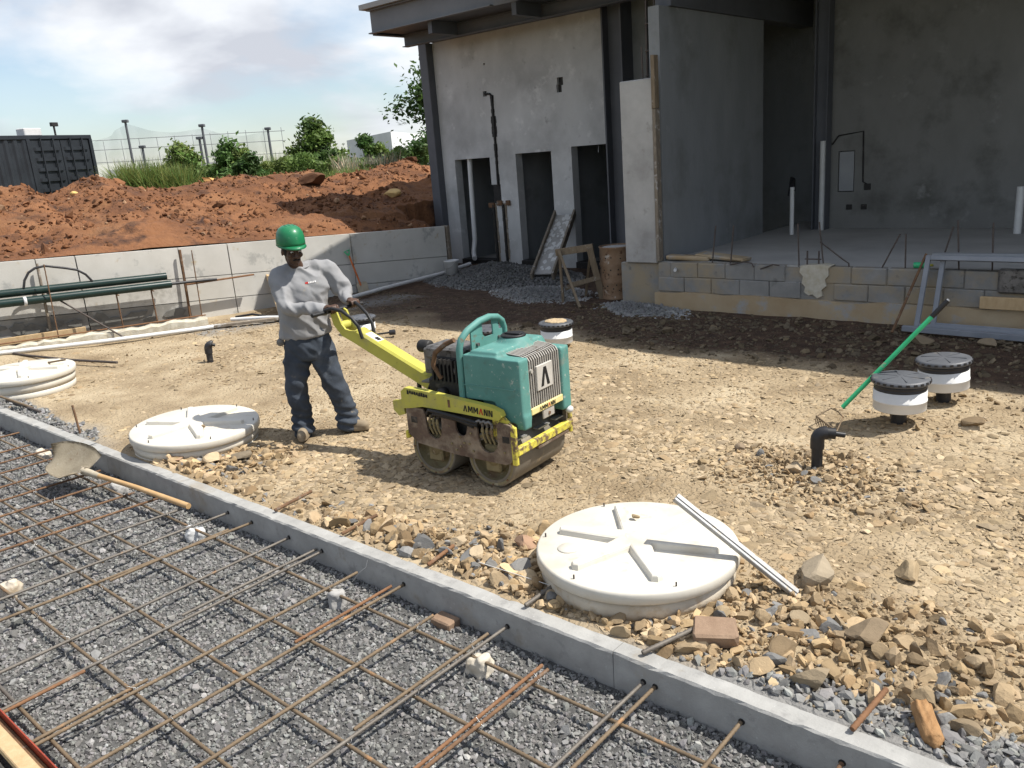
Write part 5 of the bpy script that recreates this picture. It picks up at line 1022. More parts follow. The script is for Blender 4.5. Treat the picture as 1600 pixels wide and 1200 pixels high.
# engine
MB().cbox((-.36,-.20,.50),(.03,.20,.70),.02).cbox((-.30,-.17,.70),(.02,.18,.86),.02).build('engine_block', M['engine'], RO)
MB().cbox((-.40,-.16,.82),(-.04,.10,.915),.018).build('engine_cover', M['engine_grey'], RO)
fn = MB()
for i in range(8): fn.box((-.30+i*.036,-.21,.68),(-.285+i*.036,-.16,.84))
fn.build('cooling_fins', M['engine'], RO)
MB().lathe([(0,0),(.045,0),(.048,.01),(.048,.09),(.04,.10),(0,.10)], 18, Matrix.Translation((-.52,-.06,.885)) @ Matrix.Rotation(math.pi/2,4,'Y')).build('air_filter', M['engine'], RO)
MB().cbox((-.44,-.13,.70),(-.35,.0,.89),.01).build('filter_box', M['engine_grey'], RO)
MB().tube([(-.22,-.20,.70),(-.27,-.22,.80),(-.24,-.22,.89),(-.15,-.21,.955),(-.07,-.20,.99)], .018, 10).build('exhaust_hose', M['rust'], RO)
MB().cbox((-.43,-.19,.645),(-.12,-.10,.66),.004).build('engine_bracket', M['engine_grey'], RO); MB().lathe([(0,0),(.04,0),(.04,.05),(.02,.06),(0,.06)], 16, Matrix.Translation((-.20,-.20,.60)) @ Matrix.Rotation(math.pi/2,4,'X')).build('pulley', M['engine'], RO)
for x, z in ((-.05,.66),(-.10,.76),(-.02,.80)): MB().lathe([(0,0),(.022,0),(.022,.03),(0,.03)], 10, Matrix.Translation((x,-.17,z)) @ Matrix.Rotation(math.pi/2,4,'X')).build('engine_boss', M['engine_grey'], RO)
MB().tube([(-.40,.05,.60),(-.44,-.05,.64),(-.42,-.15,.56),(-.36,-.2,.60)], .010, 8).build('cable', M['rubber'], RO)
# lifting hoop and plate
hp_ = [(.015,-.262,.57),(.02,-.262,.94),(.03,-.245,1.01),(.04,-.18,1.06),(.05,-.06,1.10),(.055,.05,1.11),(.05,.15,1.09),(.045,.21,1.05),(.04,.235,1.0),(.035,.24,.90)]
MB().tube(hp_, .024, 12).build('lifting_hoop', M['teal_tube'], RO)
pl = MB(); FXp = Matrix.Translation((.045,0,0)) @ FX
pl.prism([(-.16,.90),(.20,.90),(.20,1.0),(.13,1.0),(.09,.975),(.0,.975),(-.03,1.0),(-.16,1.02)], -.006, .006, FXp); pl.prism([(-.16,1.021),(-.031,1.001),(-.031,1.09),(-.16,1.06)], -.006, .006, FXp); pl.prism([(.091,.976),(.13,1.001),(.16,1.001),(.16,1.07),(.091,1.09)], -.006, .006, FXp)
pl.build('lifting_plate', M['teal_tube'], RO)
for y in (-.10,.15): MB().tube([(.05,y,.945),(.066,y,.945)], .014, 6).build('plate_bolt', M['engine_grey'], RO)
# tiller
ti = MB(); A0, A1 = Vector((-.43,0,.585)), Vector((-1.22,0,.915)); Mx = rot_to(A0, A1); ln = (A1-A0).length
prof = [(-.062,-.055),(.062,-.055),(.062,.040),(.045,.055),(-.045,.055),(-.062,.040)]
r0 = [Mx @ Vector((0,y,z)) for y, z in prof]; r1 = [Mx @ Vector((ln,y,z)) for y, z in prof]
ti.add(r0+r1, [tuple(range(6)), tuple(range(6,12))[::-1]]+[(k,6+k,6+(k+1)%6,(k+1)%6) for k in range(6)]); ti.build('tiller', M['yellow'], RO)
for s_ in (-1, 1):
    pts = [(ln-.02,-.055),(ln+.12,-.062),(ln+.23,-.015),(ln+.285,.06),(ln+.275,.105),(ln+.22,.10),(ln+.15,.03),(ln+.10,.008),(ln+.05,.02),(ln-.02,.052)]
    MB().prism(pts, -.008, .008, Mx @ Matrix.Translation((0,s_*.052,0)) @ PX).build('tiller_cheek', M['yellow'], RO)
MB().tube([Mx @ Vector((ln+.17,-.048,.0)), Mx @ Vector((ln+.17,.048,.0))], .036, 14).build('tiller_drum', M['yellow'], RO)
for s_, x_ in ((-1,-.10),(1,.02)): MB().tube([(-1.43,s_*.14,1.12),(-1.36,s_*.13,1.14),(-1.28,s_*.10,1.12),(-1.19,s_*.085,1.06),(-1.14,s_*.075,1.0),(-1.12,s_*.066,.90)], .014, 10).build('guard_loop', M['rubber'], RO)
MB().tube([(-1.43,-.27,1.105),(-1.43,.27,1.105)], .0155, 12).build('grip_bar', M['rubber'], RO)
MB().cbox((ln*.86-.11,-.035,.0555),(ln*.86+.03,.035,.0570),.0005, Mx).build('sticker', M['decal_white'], RO); MB().box((ln*.86-.10,-.02,.0571),(ln*.86-.05,.02,.0576), Mx).build('sticker_text', M['decal_black'], RO)
MB().tube([(-.63,.0,.62),(-.64,.0,.38)], .018, 8).build('support_leg', M['rubber'], RO)
MB().prism([(-.02,-.08),(.10,-.11),(.10,.11),(-.02,.08)], -.0, .012, Mx @ Matrix.Translation((-.03,0,.056))).build('hinge_plate', M['yellow'], RO); MB().lathe([(0,0),(.022,0),(.022,.03),(0,.03)], 10, Mx @ Matrix.Translation((.06,-.04,.068))).build('hinge_bolt', M['engine'], RO)
MB().tube([Mx @ Vector((ln*.98,-.062,-.01)), Mx @ Vector((ln*.98,-.067,-.01))], .012, 8).build('tiller_bolt', M['engine'], RO)
# ------------------------------------------------------------------ worker
PC = C3(-1.62, 6.83, 0)
PE = empty('person', PC, YAW); tag(PE, 'worker in green hard hat, grey long sleeved shirt and jeans steering the roller', 'person')
def sh(n_): return {}
# local axes: x = to the right of the viewpoint, y = away, z up
RS_, LS_ = (-.205,-.05,1.365), (.150,.11,1.385)
RE, LE = (-.135,-.20,1.135), (.29,.09,1.19)
RWr, LWr = (.160,-.262,1.115), (.335,-.085,1.145)
RH, LH = (.250,-.302,1.115), (.39,-.145,1.125)
Fd = Vector((.52,-.78,-.20)).normalized(); HC = Vector((-.065,-.075,1.585))       # gaze, head centre
hx = Vector((0,0,1)).cross(-Fd).normalized(); hz3 = (-Fd).cross(hx); HM = Matrix((( hx.x,-Fd.x,hz3.x),(hx.y,-Fd.y,hz3.y),(hx.z,-Fd.z,hz3.z))) # cols: right, back, up
def hpnt(x, y, z): return HC + HM @ Vector((x, y, z))
def body_mesh():
    mb = MB()
    mb.ell(HC+HM@Vector((0,.008,.02)), (.073,.092,.10), HM, 18, 12)
    mb.ell(hpnt(0,-.035,-.055), (.055,.055,.062), HM, 16, 10)          # jaw
    mb.ell(hpnt(0,-.072,-.095), (.026,.020,.018), HM)                   # chin
    mb.limb([hpnt(0,-.092,.012), hpnt(0,-.112,-.028)], [.010,.016]); mb.ell(hpnt(.015,-.098,-.032),(.010,.010,.008)); mb.ell(hpnt(-.015,-.098,-.032),(.010,.010,.008))
    mb.limb([hpnt(-.04,-.083,.030), hpnt(.04,-.083,.030)], [.011,.011])  # brow
    mb.ell(hpnt(0,-.096,-.060), (.024,.010,.006), HM); mb.ell(hpnt(0,-.094,-.072), (.021,.011,.007), HM)
    for s_ in (-1, 1): mb.ell(hpnt(s_*.046,-.066,-.022),(.020,.018,.022)); mb.ell(hpnt(s_*.077,.012,-.012),(.008,.018,.030),HM)
    mb.limb([hpnt(0,.02,-.06), Vector((-.055,.01,1.42)), Vector((-.045,.03,1.36))], [.054,.056,.055])
    mb.limb([Vector((-.03,.03,1.36)), Vector((-.04,.02,1.15)), Vector((-.06,.02,.93))], [.085,.10,.11])
    mb.limb([RS_, LS_], [.042,.042])
    mb.limb([RS_, RE, RWr], [.052,.040,.026]); mb.limb([LS_, LE, LWr], [.052,.040,.026])
    mb.limb([(-.13,.02,.90), (-.20,-.02,.48), (-.195,.02,.10)], [.085,.055,.04]); mb.limb([(.015,.03,.90), (.10,.0,.48), (.175,.03,.11)], [.085,.055,.04])
    # hands: palm plus curled fingers round the grip bar
    g0 = Vector((0,0,0))
    for W_, H_, sg in ((Vector(RWr), Vector(RH), 1), (Vector(LWr), Vector(LH), -1)):
        d = (H_-W_).normalized(); bar_ = (Vector(LH)-Vector(RH)).normalized(); bar_ = Vector((.8,.95,.05)).normalized() if False else bar_
        upv = Vector((0,0,1)); upv = (upv-bar_*upv.dot(bar_)).normalized(); fwdv = bar_.cross(upv); fwdv = fwdv if fwdv.dot(d) > 0 else -fwdv
        if abs(fwdv.dot(d)) < .2: fwdv = (d-bar_*d.dot(bar_)).normalized()
        mb.limb([W_, W_.lerp(H_,.5)+Vector((0,0,.012))], [.026,.030])
        for k, (ln_, rr_) in enumerate(((.85,.0085),(1.,.0095),(.97,.0092),(.82,.0085))):
            c = H_ + bar_*((k-1.5)*.0235)
            p = [W_.lerp(H_,.45)+bar_*((k-1.5)*.016)+upv*.012, c-fwdv*.012+upv*.030, c+fwdv*.020*ln_+upv*.026, c+fwdv*.034*ln_+upv*.0, c+fwdv*.014-upv*.024]
            mb.limb(p, [.016,rr_*1.15,rr_*1.1,rr_,rr_*.9], 8)
        mb.limb([W_.lerp(H_,.35), H_-bar_*(.030*sg)-fwdv*.022+upv*.002, H_-bar_*(.012*sg)-fwdv*.010-upv*.022], [.016,.012,.0095], 8)
    return mb
body = fuse(body_mesh(), 'body', M['skin'], PE, .0062, 3, .5)
for s_ in (-1, 1):
    e_ = MB().ell(hpnt(s_*.031,-.0835,.010), (.012,.008,.0075), HM, 10, 6).build('eye', M['decal_white'], body); MB().ell(hpnt(s_*.031,-.0905,.006), (.006,.003,.006), HM, 8, 5).build('iris', M['hair'], e_)
    MB().limb([hpnt(s_*.014,-.096,.032), hpnt(s_*.047,-.085,.035)], [.005,.004], 6).build('eyebrow', M['hair'], body)
MB().limb([hpnt(-.028,-.098,-.055), hpnt(0,-.107,-.047), hpnt(.028,-.098,-.055)], [.005,.0065,.005], 8).build('moustache', M['hair'], body)
fuse(MB().ell(HC+HM@Vector((0,.014,.022)), (.077,.094,.100), HM, 18, 12), 'hair', M['hair'], body, .008, 1, .5, lambda c, n: np.where(((c-np.array(HC))@np.array(-Fd))[:,None] > -.045, c, c-n*.03))
# hard hat
def up_off(x, y, z): return hpnt(x, y, z+.055)
hb_ = MB(); T = Matrix.Translation(HC+HM@Vector((0,.012,.050))) @ HM.to_4x4() @ Matrix.Rotation(-.10,4,'X')
prof = [(1.0,0),(1.0,.02),(.975,.055),(.90,.088),(.74,.116),(.5,.133),(.22,.140),(0,.141)]
vs = []; n = 40
for r_, z in prof:
    for k in range(n):
        a = 2*math.pi*k/n; vs.append(T @ Vector((r_*.109*math.cos(a), r_*.133*math.sin(a), z*1.06)))
fs = [(i*n+k, i*n+(k+1)%n, (i+1)*n+(k+1)%n, (i+1)*n+k) for i in range(len(prof)-1) for k in range(n)]; hb_.add(vs, fs, True)
brim = []
for r_, dz in ((.985,.004),(1.0,.001)):
    for k in range(n):
        a = 2*math.pi*k/n; ext = 1.05+.20*max(0, -math.sin(a))**2.2 if r_ > .99 else 1.0
        brim.append(T @ Vector((.109*ext*math.cos(a), .133*ext*math.sin(a), (-.006 - (.016 if r_ > .99 and math.sin(a) < 0 else 0)*max(0,-math.sin(a))) if r_ > .99 else .004)))
hb_.add(brim, [(k,(k+1)%n,n+(k+1)%n,n+k) for k in range(n)], True)
rdg = MB()
for off in (-.03,0,.03):
    rdg.tube([T @ Vector((off, .133*1.0*math.cos(t)*.93, .136*math.sin(t)+.014)) for t in np.linspace(.35,math.pi-.35,12)], .006 if off else .009, 6)
hh = hb_.build('hard_hat', M['helmet'], PE); sm = hh.modifiers.new('s','SOLIDIFY'); sm.thickness = .003
rdg.build('hat_ridge', M['helmet'], hh)
MB().tube([T @ Vector((.098*math.cos(a),.120*math.sin(a),-.012)) for a in np.linspace(0,2*math.pi,25)], .009, 6).build('hat_band', M['engine_grey'], hh)
# clothes
def wrinkle(amp, sx, sy, sz, seed):
    def f(c, n):
        w = (fbm(c[:,0]*sx+c[:,2]*3, c[:,1]*sy, c[:,2]*sz+c[:,0]*4, s=seed, o=3)-.5); w2 = 1-np.abs(fbm(c[:,0]*sx*.7+3, c[:,1]*sy*.7, c[:,2]*sz*.6+c[:,0]*5, s=seed+5, o=2)-.5)*6
        return c+n*(w*amp*2+np.clip(w2,0,1)*amp*1.1)[:,None]
    return f
s2 = MB()
def oval(pts, n=24):     # lofted ellipse sections: (centre, rx, ry, yaw)
    vs = []; fs = []
    for c, rx, ry, a in pts:
        ca, sa = math.cos(a), math.sin(a)
        for k in range(n):
            t = 2*math.pi*k/n; x, y = rx*math.cos(t), ry*math.sin(t); vs.append((c[0]+x*ca-y*sa, c[1]+x*sa+y*ca, c[2]))
    m = len(pts)
    fs = [(i*n+k, i*n+(k+1)%n, (i+1)*n+(k+1)%n, (i+1)*n+k) for i in range(m-1) for k in range(n)]+[tuple(range(n))[::-1], tuple(range((m-1)*n, m*n))]
    return vs, fs
ty = .42
vs, fs = oval([((-.075,.02,.865),.205,.150,ty*.5),((-.075,.02,.93),.205,.152,ty*.6),((-.065,.01,1.05),.198,.148,ty*.8),((-.05,.01,1.18),.200,.148,ty),((-.035,.02,1.30),.205,.140,ty),((-.03,.03,1.375),.180,.112,ty),((-.035,.03,1.42),.115,.085,ty),((-.045,.02,1.445),.078,.074,ty)])
s2.add(vs, fs)
s2.limb([Vector(RS_)+Vector((.02,.02,-.01)), RS_, Vector(RS_).lerp(Vector(RE),.5), RE, Vector(RE).lerp(Vector(RWr),.55), Vector(RE).lerp(Vector(RWr),.97)], [.072,.072,.069,.062,.052,.043], 14)
s2.limb([Vector((-.045,.02,1.42)), Vector((-.13,-.01,1.405)), Vector(RS_)+Vector((.01,0,.005))], [.062,.062,.068], 14); s2.limb([Vector((-.045,.02,1.42)), Vector((.06,.06,1.41)), Vector(LS_)+Vector((-.01,0,.005))], [.062,.062,.068], 14)
s2.limb([Vector(LS_)+Vector((-.02,-.02,-.01)), LS_, Vector(LS_).lerp(Vector(LE),.5), LE, Vector(LE).lerp(Vector(LWr),.55), Vector(LE).lerp(Vector(LWr),.97)], [.072,.072,.069,.062,.052,.043], 14)
shirt = fuse(s2, 'shirt', M['shirt'], PE, .009, 6, .5, wrinkle(.017, 8, 8, 9, 81))
MB().limb([RWr, Vector(RE).lerp(Vector(RWr),.90)], [.036,.041], 12).build('cuff', M['shirt'], shirt); MB().limb([LWr, Vector(LE).lerp(Vector(LWr),.90)], [.036,.041], 12).build('cuff', M['shirt'], shirt)
MB().tube([(-.045+.078*math.cos(a), .02+.074*math.sin(a), 1.447-.02*max(0,-math.sin(a))) for a in np.linspace(0,2*math.pi,29)], .007, 6).build('collar', M['shirt'], shirt)
from mathutils.bvhtree import BVHTree
bv = BVHTree.FromPolygons([v.co for v in shirt.data.vertices], [tuple(p.vertices) for p in shirt.data.polygons])
lr, lt = MB(), MB()
for i in range(7):
    hit, nr, _, _ = bv.ray_cast(Vector((.015+i*.012, -.6, 1.315+i*.001)), Vector((0,1,0)))
    if hit is None: continue
    q_ = nr.to_track_quat('Z','Y').to_matrix().to_4x4(); q_.translation = hit+nr*.0015
    (lr if i < 2 else lt).cbox((-.006,-.008,-.001),(.006,.008,.002) if i < 2 else (.004,.006,.002),.0005, Matrix.Translation(hit+nr*.0015) @ nr.to_track_quat('Z','Y').to_matrix().to_4x4())
lr.build('chest_logo', M['decal_red'], shirt); lt.build('chest_text', M['decal_white'], shirt)['kind'] = 'stuff'
p2 = MB()
vs, fs = oval([((-.06,.02,.68),.165,.125,.2),((-.065,.02,.78),.188,.142,.2),((-.07,.02,.87),.180,.138,.2),((-.07,.02,.96),.170,.130,.2)]); p2.add(vs, fs)
def leg(pts, rs):
    p2.limb(pts, rs, 16)
leg([(-.135,.02,.80),(-.165,.0,.66),(-.200,-.03,.48),(-.205,-.01,.30),(-.198,.0,.14),(-.195,-.02,.07)], [.112,.105,.090,.083,.082,.088])
leg([(.02,.03,.80),(.055,.015,.66),(.10,-.01,.48),(.14,.02,.30),(.175,.035,.15),(.186,.03,.085)], [.112,.105,.092,.084,.084,.090])
def cuffs(c, n):
    c2 = wrinkle(.016, 7, 7, 10, 91)(c, n); low = np.clip((.30-c[:,2])/.2, 0, 1); return c2+n*(np.sin(c[:,2]*95+c[:,0]*25)*.011*low)[:,None]
fuse(p2, 'trousers', M['denim'], PE, .011, 5, .5, cuffs)
for f0, dv_, nm in (((-.195,-.03,0),Vector((.10,-1,0)).normalized(),'boot'),((.175,.035,0),Vector((1,-.30,0)).normalized(),'boot')):
    f0 = Vector(f0); b2 = MB(); b2.limb([f0+Vector((0,0,.12)), f0+Vector((0,0,.05))], [.05,.052], 14); b2.limb([f0-dv_*.05+Vector((0,0,.048)), f0+dv_*.06+Vector((0,0,.050)), f0+dv_*.155+Vector((0,0,.044))], [.045,.048,.043], 14)
    b2.add(*oval([(f0+dv_*.055+Vector((0,0,.004)),.145,.052,math.atan2(dv_.y,dv_.x)),(f0+dv_*.055+Vector((0,0,.030)),.145,.052,math.atan2(dv_.y,dv_.x))]))
    fuse(b2, 'boot', M['suede'], PE, .008, 3, .5, lambda c, n: np.stack([c[:,0], c[:,1], np.maximum(c[:,2], .002)], -1))
TM = MB().lathe([(0,-.02),(.028,-.02),(.032,-.014),(.032,.014),(.028,.02),(0,.02)], 18, Matrix.Rotation(math.pi/2,4,'X')).build('tape_measure', M['engine_grey']); TM.location = PC + RT*(-.275) + FH*(-.05) + Vector((0,0,.835)); TM.rotation_euler.z = YAW+.3; tag(TM, 'small round tape measure clipped at the worker’s hip', 'tape measure')

# ------------------------------------------------------------------ background: container, poles, net, far buildings
cL, cR = C3(-14.6, 23.7, 0), C3(-12.85, 28.0, 0); cd = (cR-cL).normalized(); ca_ = math.atan2(cd.y, cd.x)
CT = empty('shipping_container', cR+Vector((0,0,1.25)), ca_); tag(CT, 'black shipping container behind the soil mound at far left', 'container')
Lc, Hc, Wc = 7.0, 2.55, 2.4     # x from -Lc to 0, front face at y=0 (towards the site), body behind at +y
fy = 1 if True else -1
side = MB(); x = -Lc; dep = 0; pts = []
while x < -2.45:
    pts += [(x,0),(x+.10,0),(x+.15,.045),(x+.25,.045),(x+.30,0)]; x += .30
pts = [p for p in pts if p[0] <= -2.35]
n = len(pts); side.add([(a,b,.15) for a,b in pts]+[(a,b,Hc-.12) for a,b in pts], [(i,i+1,n+i+1,n+i) for i in range(n-1)]); side.build('corrugated_side', M['container'], CT)
MB().cbox((-Lc,.06,.15),(-.08,Wc,Hc-.1),.01).build('body', M['container'], CT)
MB().cbox((-Lc,-.02,Hc-.12),(.0,Wc,Hc),.01).build('top_rail', M['container'], CT); MB().cbox((-Lc,-.02,0),(.0,Wc,.15),.01).build('bottom_rail', M['container'], CT)
for a, b in ((-2.40,-2.28),(-.12,.0)): MB().cbox((a,-.03,.15),(b,.10,Hc-.12),.008).build('corner_post', M['container'], CT)
for a, b in ((-2.26,-1.21),(-1.19,-.14)):
    dr = MB().cbox((a,.01,.17),(b,.055,Hc-.14),.006).build('door_leaf', M['container'], CT)
    for k in range(7): MB().prism([(a+.07,.0),(b-.07,.0),(b-.12,.05),(a+.12,.05)], 0, .10, Matrix.Translation((0,.01,.30+k*.30)) @ Matrix(((1,0,0,0),(0,-1,0,0),(0,0,1,0),(0,0,0,1)))).build('door_swage', M['container'], dr)
    for q in (.30,.72): MB().tube([(a+(b-a)*q,-.055,.10),(a+(b-a)*q,-.055,Hc-.08)], .025, 8).build('lock_rod', M['container'], dr)
AC = MB().cbox((-.30,-.15,0),(.30,.2,.22),.02).build('air_conditioner', M['pvc_grey'], None); AC.location = cR-cd*1.95+Vector((0,0,1.25+Hc))+Vector((-cd.y,cd.x,0))*.3; AC.rotation_euler.z = ca_; tag(AC, 'white air conditioner unit on top of the black container', 'air conditioner')
SLt = empty('security_camera', cR-cd*1.05+Vector((0,0,1.25+Hc))+Vector((-cd.y,cd.x,0))*.3, ca_); tag(SLt, 'small dark camera on the container roof edge', 'camera')
MB().tube([(0,0,0),(0,0,.3)], .03, 8).build('mast', M['engine'], SLt); MB().cbox((-.10,-.05,.28),(.14,.05,.40),.01).build('camera_head', M['engine'], SLt)
def pole(X, Y, z1, label, head=True, r=.09):
    t = empty('floodlight_pole', C3(X, Y, 1.4)); tag(t, label, 'light pole', 'poles round the sports court'); MB().tube([(0,0,0),(0,0,z1-1.4)], [r,r*.8], 8).build('mast', M['steel'], t)
    if head: MB().cbox((-.20,-.15,z1-1.55),(.20,.15,z1-1.36),.03, Matrix.Rotation(YAW,4,'Z')).build('lamp_head', M['steel'], t)
D2 = 60/42.
for x, z, l, hd_ in ((-17.5,5.13,'tallest floodlight pole above the net, beside the container',True),(-13.9,4.66,'floodlight pole in the middle of the net',True),(-10.78,4.28,'floodlight pole at the right end of the net',True),(-16.92,3.9,'short pole below the net right of the tallest pole',True),(-14.12,4.1,'short pole just left of the middle floodlight pole',True)):
    pole(x*D2, 60, 2.2+(z-2.2)*D2, l, hd_, .10)
n1 = [(-24.0,2.2+(4.25-2.2)*D2),(-17.5*D2,2.2+(4.98-2.2)*D2),(-13.9*D2,2.2+(4.5-2.2)*D2),(-10.78*D2,2.2+(4.15-2.2)*D2)]; n1[0] = (-19.6*D2, 2.2+(4.2-2.2)*D2)
nv_, nf_ = [], []; seg_n = 14; rows = 6
for i in range(3):
    for k in range(seg_n+(1 if i == 2 else 0)):
        t = k/seg_n; X = n1[i][0]+(n1[i+1][0]-n1[i][0])*t; zt = n1[i][1]+(n1[i+1][1]-n1[i][1])*t-.75*math.sin(math.pi*t)*(1 if i else .5)*(.55 if i else .6)
        zbm = 3.6
        for r_ in range(rows+1): nv_.append(C3(X, 60+.3*math.sin(k), zt+(zbm-zt)*r_/rows))
nc = len(nv_)//(rows+1)
NT = MB().add(nv_, [(c*(rows+1)+r_, (c+1)*(rows+1)+r_, (c+1)*(rows+1)+r_+1, c*(rows+1)+r_+1) for c in range(nc-1) for r_ in range(rows)], True).build('sports_net', M['net']); tag(NT, 'sagging grey net strung between the floodlight poles', 'net')
FE = empty('court_fence', C3(-22, 61, 1.4)); tag(FE, 'thin metal rail fence under the net behind the grass', 'fence'); FO_ = Vector(FE.location)
for z in (3.45,4.3,4.95): MB().tube([C3(-29,61,z+.35)-FO_, C3(-14.5,61,z)-FO_], .022, 6).build('rail', M['lsteel'], FE)
for i in range(12): X = -28.5+i*1.25; MB().tube([C3(X,61.1,1.2)-FO_, C3(X,61.1,5.2)-FO_], .020, 6).build('post', M['lsteel'], FE)
MB().box((-4.5,-.2,0),(4.5,.2,.55), Matrix.Translation(C3(-25.0,66,2.75)-FO_) @ Matrix.Rotation(YAW,4,'Z')).build('red_white_board', M['decal_white'], FE)
def house(X0, Y0, X1, Y1, X2, Y2, z0, z1, z2, label, mats):
    a, b, c = C3(X0,Y0,0), C3(X1,Y1,0), C3(X2,Y2,0); d = a+c-b; t = empty('warehouse', b); tag(t, label, 'warehouse', 'pale warehouses far behind'); O2 = Vector((b.x,b.y,0)); t.location = O2
    def wq(p, q, zp, zq, m_): MB().add([p-O2, q-O2, q-O2+Vector((0,0,zq)), p-O2+Vector((0,0,zp))], [(0,1,2,3)]).build('wall', M[m_], t)
    wq(a, b, z0, z1, mats[0]); wq(b, c, z1, z2, mats[1]); wq(c, d, z2, z2, mats[0]); wq(d, a, z0, z0, mats[1])
    MB().add([a-O2+Vector((0,0,z0-.05)), b-O2+Vector((0,0,z1-.05)), c-O2+Vector((0,0,z2-.05)), d-O2+Vector((0,0,z0-.05))], [(0,1,2,3)]).build('roof', M['lsteel'], t)
house(-17.5,104, -10.5,90, -7.6,97, 5.2, 5.35, 5.0, 'large white warehouse with a sharp corner rising behind the shrubs', ('grey_bld','white_bld'))
house(-8.2,92, -6.45,90, -5.5,95, 4.0, 3.45, 3.6, 'lower white building to the right of the large warehouse', ('white_bld','white_bld'))

# ------------------------------------------------------------------ vegetation
def leaves(name, P, size, cols, mat, parent, seed, up_bias=.35, long=1.7):
    r_ = np.random.default_rng(seed); n = len(P); nrm = r_.normal(size=(n,3)); nrm[:,2] = np.abs(nrm[:,2])+up_bias; nrm /= np.linalg.norm(nrm,axis=1)[:,None]
    t = np.cross(nrm, r_.normal(size=(n,3))); t /= np.linalg.norm(t,axis=1)[:,None]; b = np.cross(nrm, t); s = np.asarray(size)[:,None]
    V2 = np.stack([P-t*s*long*.5, P+b*s*.42+nrm*s*.1, P+t*s*long*.5, P-b*s*.42+nrm*s*.1], 1).reshape(-1,3); F2 = np.arange(n*4).reshape(-1,4)
    return mesh_np(name, V2, F2, mat, np.repeat(cols,4,axis=0), parent)
def tree(name, X, Y, z0, w, h, n, leaf, mat, label, cat, seed, clumps=14, trunk=.06, low=.0, shape=1., group='trees and shrubs beyond the mound', lean=0):
    r_ = np.random.default_rng(seed); base = C3(X, Y, z0); t = empty(name, base); tag(t, label, cat, group)
    cl = []; clumps = int(clumps*1.7)
    for i in range(clumps):
        a = r_.uniform(0, 2*math.pi); rad = w/2*math.sqrt(r_.random())*r_.uniform(.7,1.15); zf = r_.uniform(low, 1.)**(.8 if low > .2 else 1.25)
        env = math.sqrt(max(.05, 1-(abs(zf-.55)/.62)**2))**shape if low > .2 else max(.22, 1.05-.85*zf); cl.append((Vector((math.cos(a)*rad*env, math.sin(a)*rad*env, h*zf*.88)) + Vector((RT.x,RT.y,0))*lean*zf*h, r_.uniform(.12,.28)*w*max(env,.5)+.05))
    tr = MB(); top_ = Vector((0,0,h*.75)) + Vector((RT.x,RT.y,0))*lean*h*.75; tr.tube([Vector((0,0,-.3)), top_*.4+Vector((r_.uniform(-.1,.1),0,0))*w*.3, top_], [trunk*1.2, trunk, trunk*.35], 7)
    for c, rr_ in cl:
        st = top_*min(.9, max(.12, c.z/h*.6)); tr.tube([st, st.lerp(c,.55)+Vector((0,0,.04*h)), c], [trunk*.5, trunk*.3, trunk*.1], 5)
    tr.build('trunk', M['trunk'], t)
    per = r_.multinomial(n, [1/clumps]*clumps); P = []; C_ = []
    for (c, rr_), k in zip(cl, per):
        q = r_.normal(size=(k,3))*.52*rr_*np.array([1.,1.,.8]); P.append(q+np.array(c)); br = r_.uniform(.65,1.3); C_.append(np.ones((k,3))*br*r_.uniform(.65,1.3,(k,1))*np.array([r_.uniform(.85,1.2),1,r_.uniform(.8,1.1)]))
    P = np.concatenate(P); C_ = np.concatenate(C_); P[:,2] = np.maximum(P[:,2], .02)
    leaves('crown', P, r_.uniform(.5,1.7,len(P))*leaf, C_, mat, t, seed); return t
def tz(z, Y): return z
tree('shrub', -10.8,30,1.45, 2.3,1.95, 6500,.085, M['leaf_c'],'pale green bushy shrub beyond the mound, right of the tall grass','shrub',1, 16,.05)
tree('shrub', -9.1,30,1.45, 2.2,2.05, 7000,.085, M['leaf_a'],'mid green rounded shrub in the middle of the row beyond the mound','shrub',2, 18,.05)
tree('shrub', -8.0,28,1.45, 1.5,1.5, 4600,.085, M['leaf_b'],'dark low shrub in front of the row, left of the tall bushy tree','shrub',3, 14,.04)
tree('bushy_tree', -6.75,33,1.4, 2.9,2.75, 11000,.10, M['leaf_a'],'tallest dense bushy tree at the centre of the row beyond the mound','tree',4, 26,.08)
tree('shrub', -5.9,31,1.4, 1.7,1.4, 5000,.09, M['leaf_b'],'dark shrub at the right foot of the tall bushy tree','shrub',5, 14,.05)
tree('shrub', -4.45,33,1.4, 1.9,1.50, 5800,.085, M['leaf_a'],'green shrub in front of the large white warehouse','shrub',6, 16,.05)
tree('shrub', -3.5,31,1.4, 1.1,1.05, 2600,.085, M['leaf_c'],'small bright green shrub at the right of the warehouse shrubs','shrub',7, 9,.03)
tree('small_tree', -5.22,35,1.4, .8,2.15, 900,.10, M['leaf_b'],'slim dark small tree poking above the shrubs before the warehouse','tree',8, 5,.04, .78)
tree('young_tree', -2.55,28,1.4, .75,1.50, 900,.085, M['leaf_b'],'sparse young tree standing before the lower white building','tree',9, 9,.03, .25)
tree('tall_tree', -1.35,30,1.4, 3.0,4.2, 7000,.095, M['leaf_b'],'tall sparse tree rising beside the building corner','tree',10, 24,.09, .38, 1., lean=-.02)
tree('spreading_tree', -2.6,47,1.4, 4.2,2.3, 4200,.12, M['leaf_b'],'broad dark tree far behind at the building corner','tree',11, 14,.10, .45)
tree('shrub', -1.75,27.5,1.4, .8,.95, 1800,.08, M['leaf_c'],'small leafy shrub by the building corner','shrub',12, 8,.03)
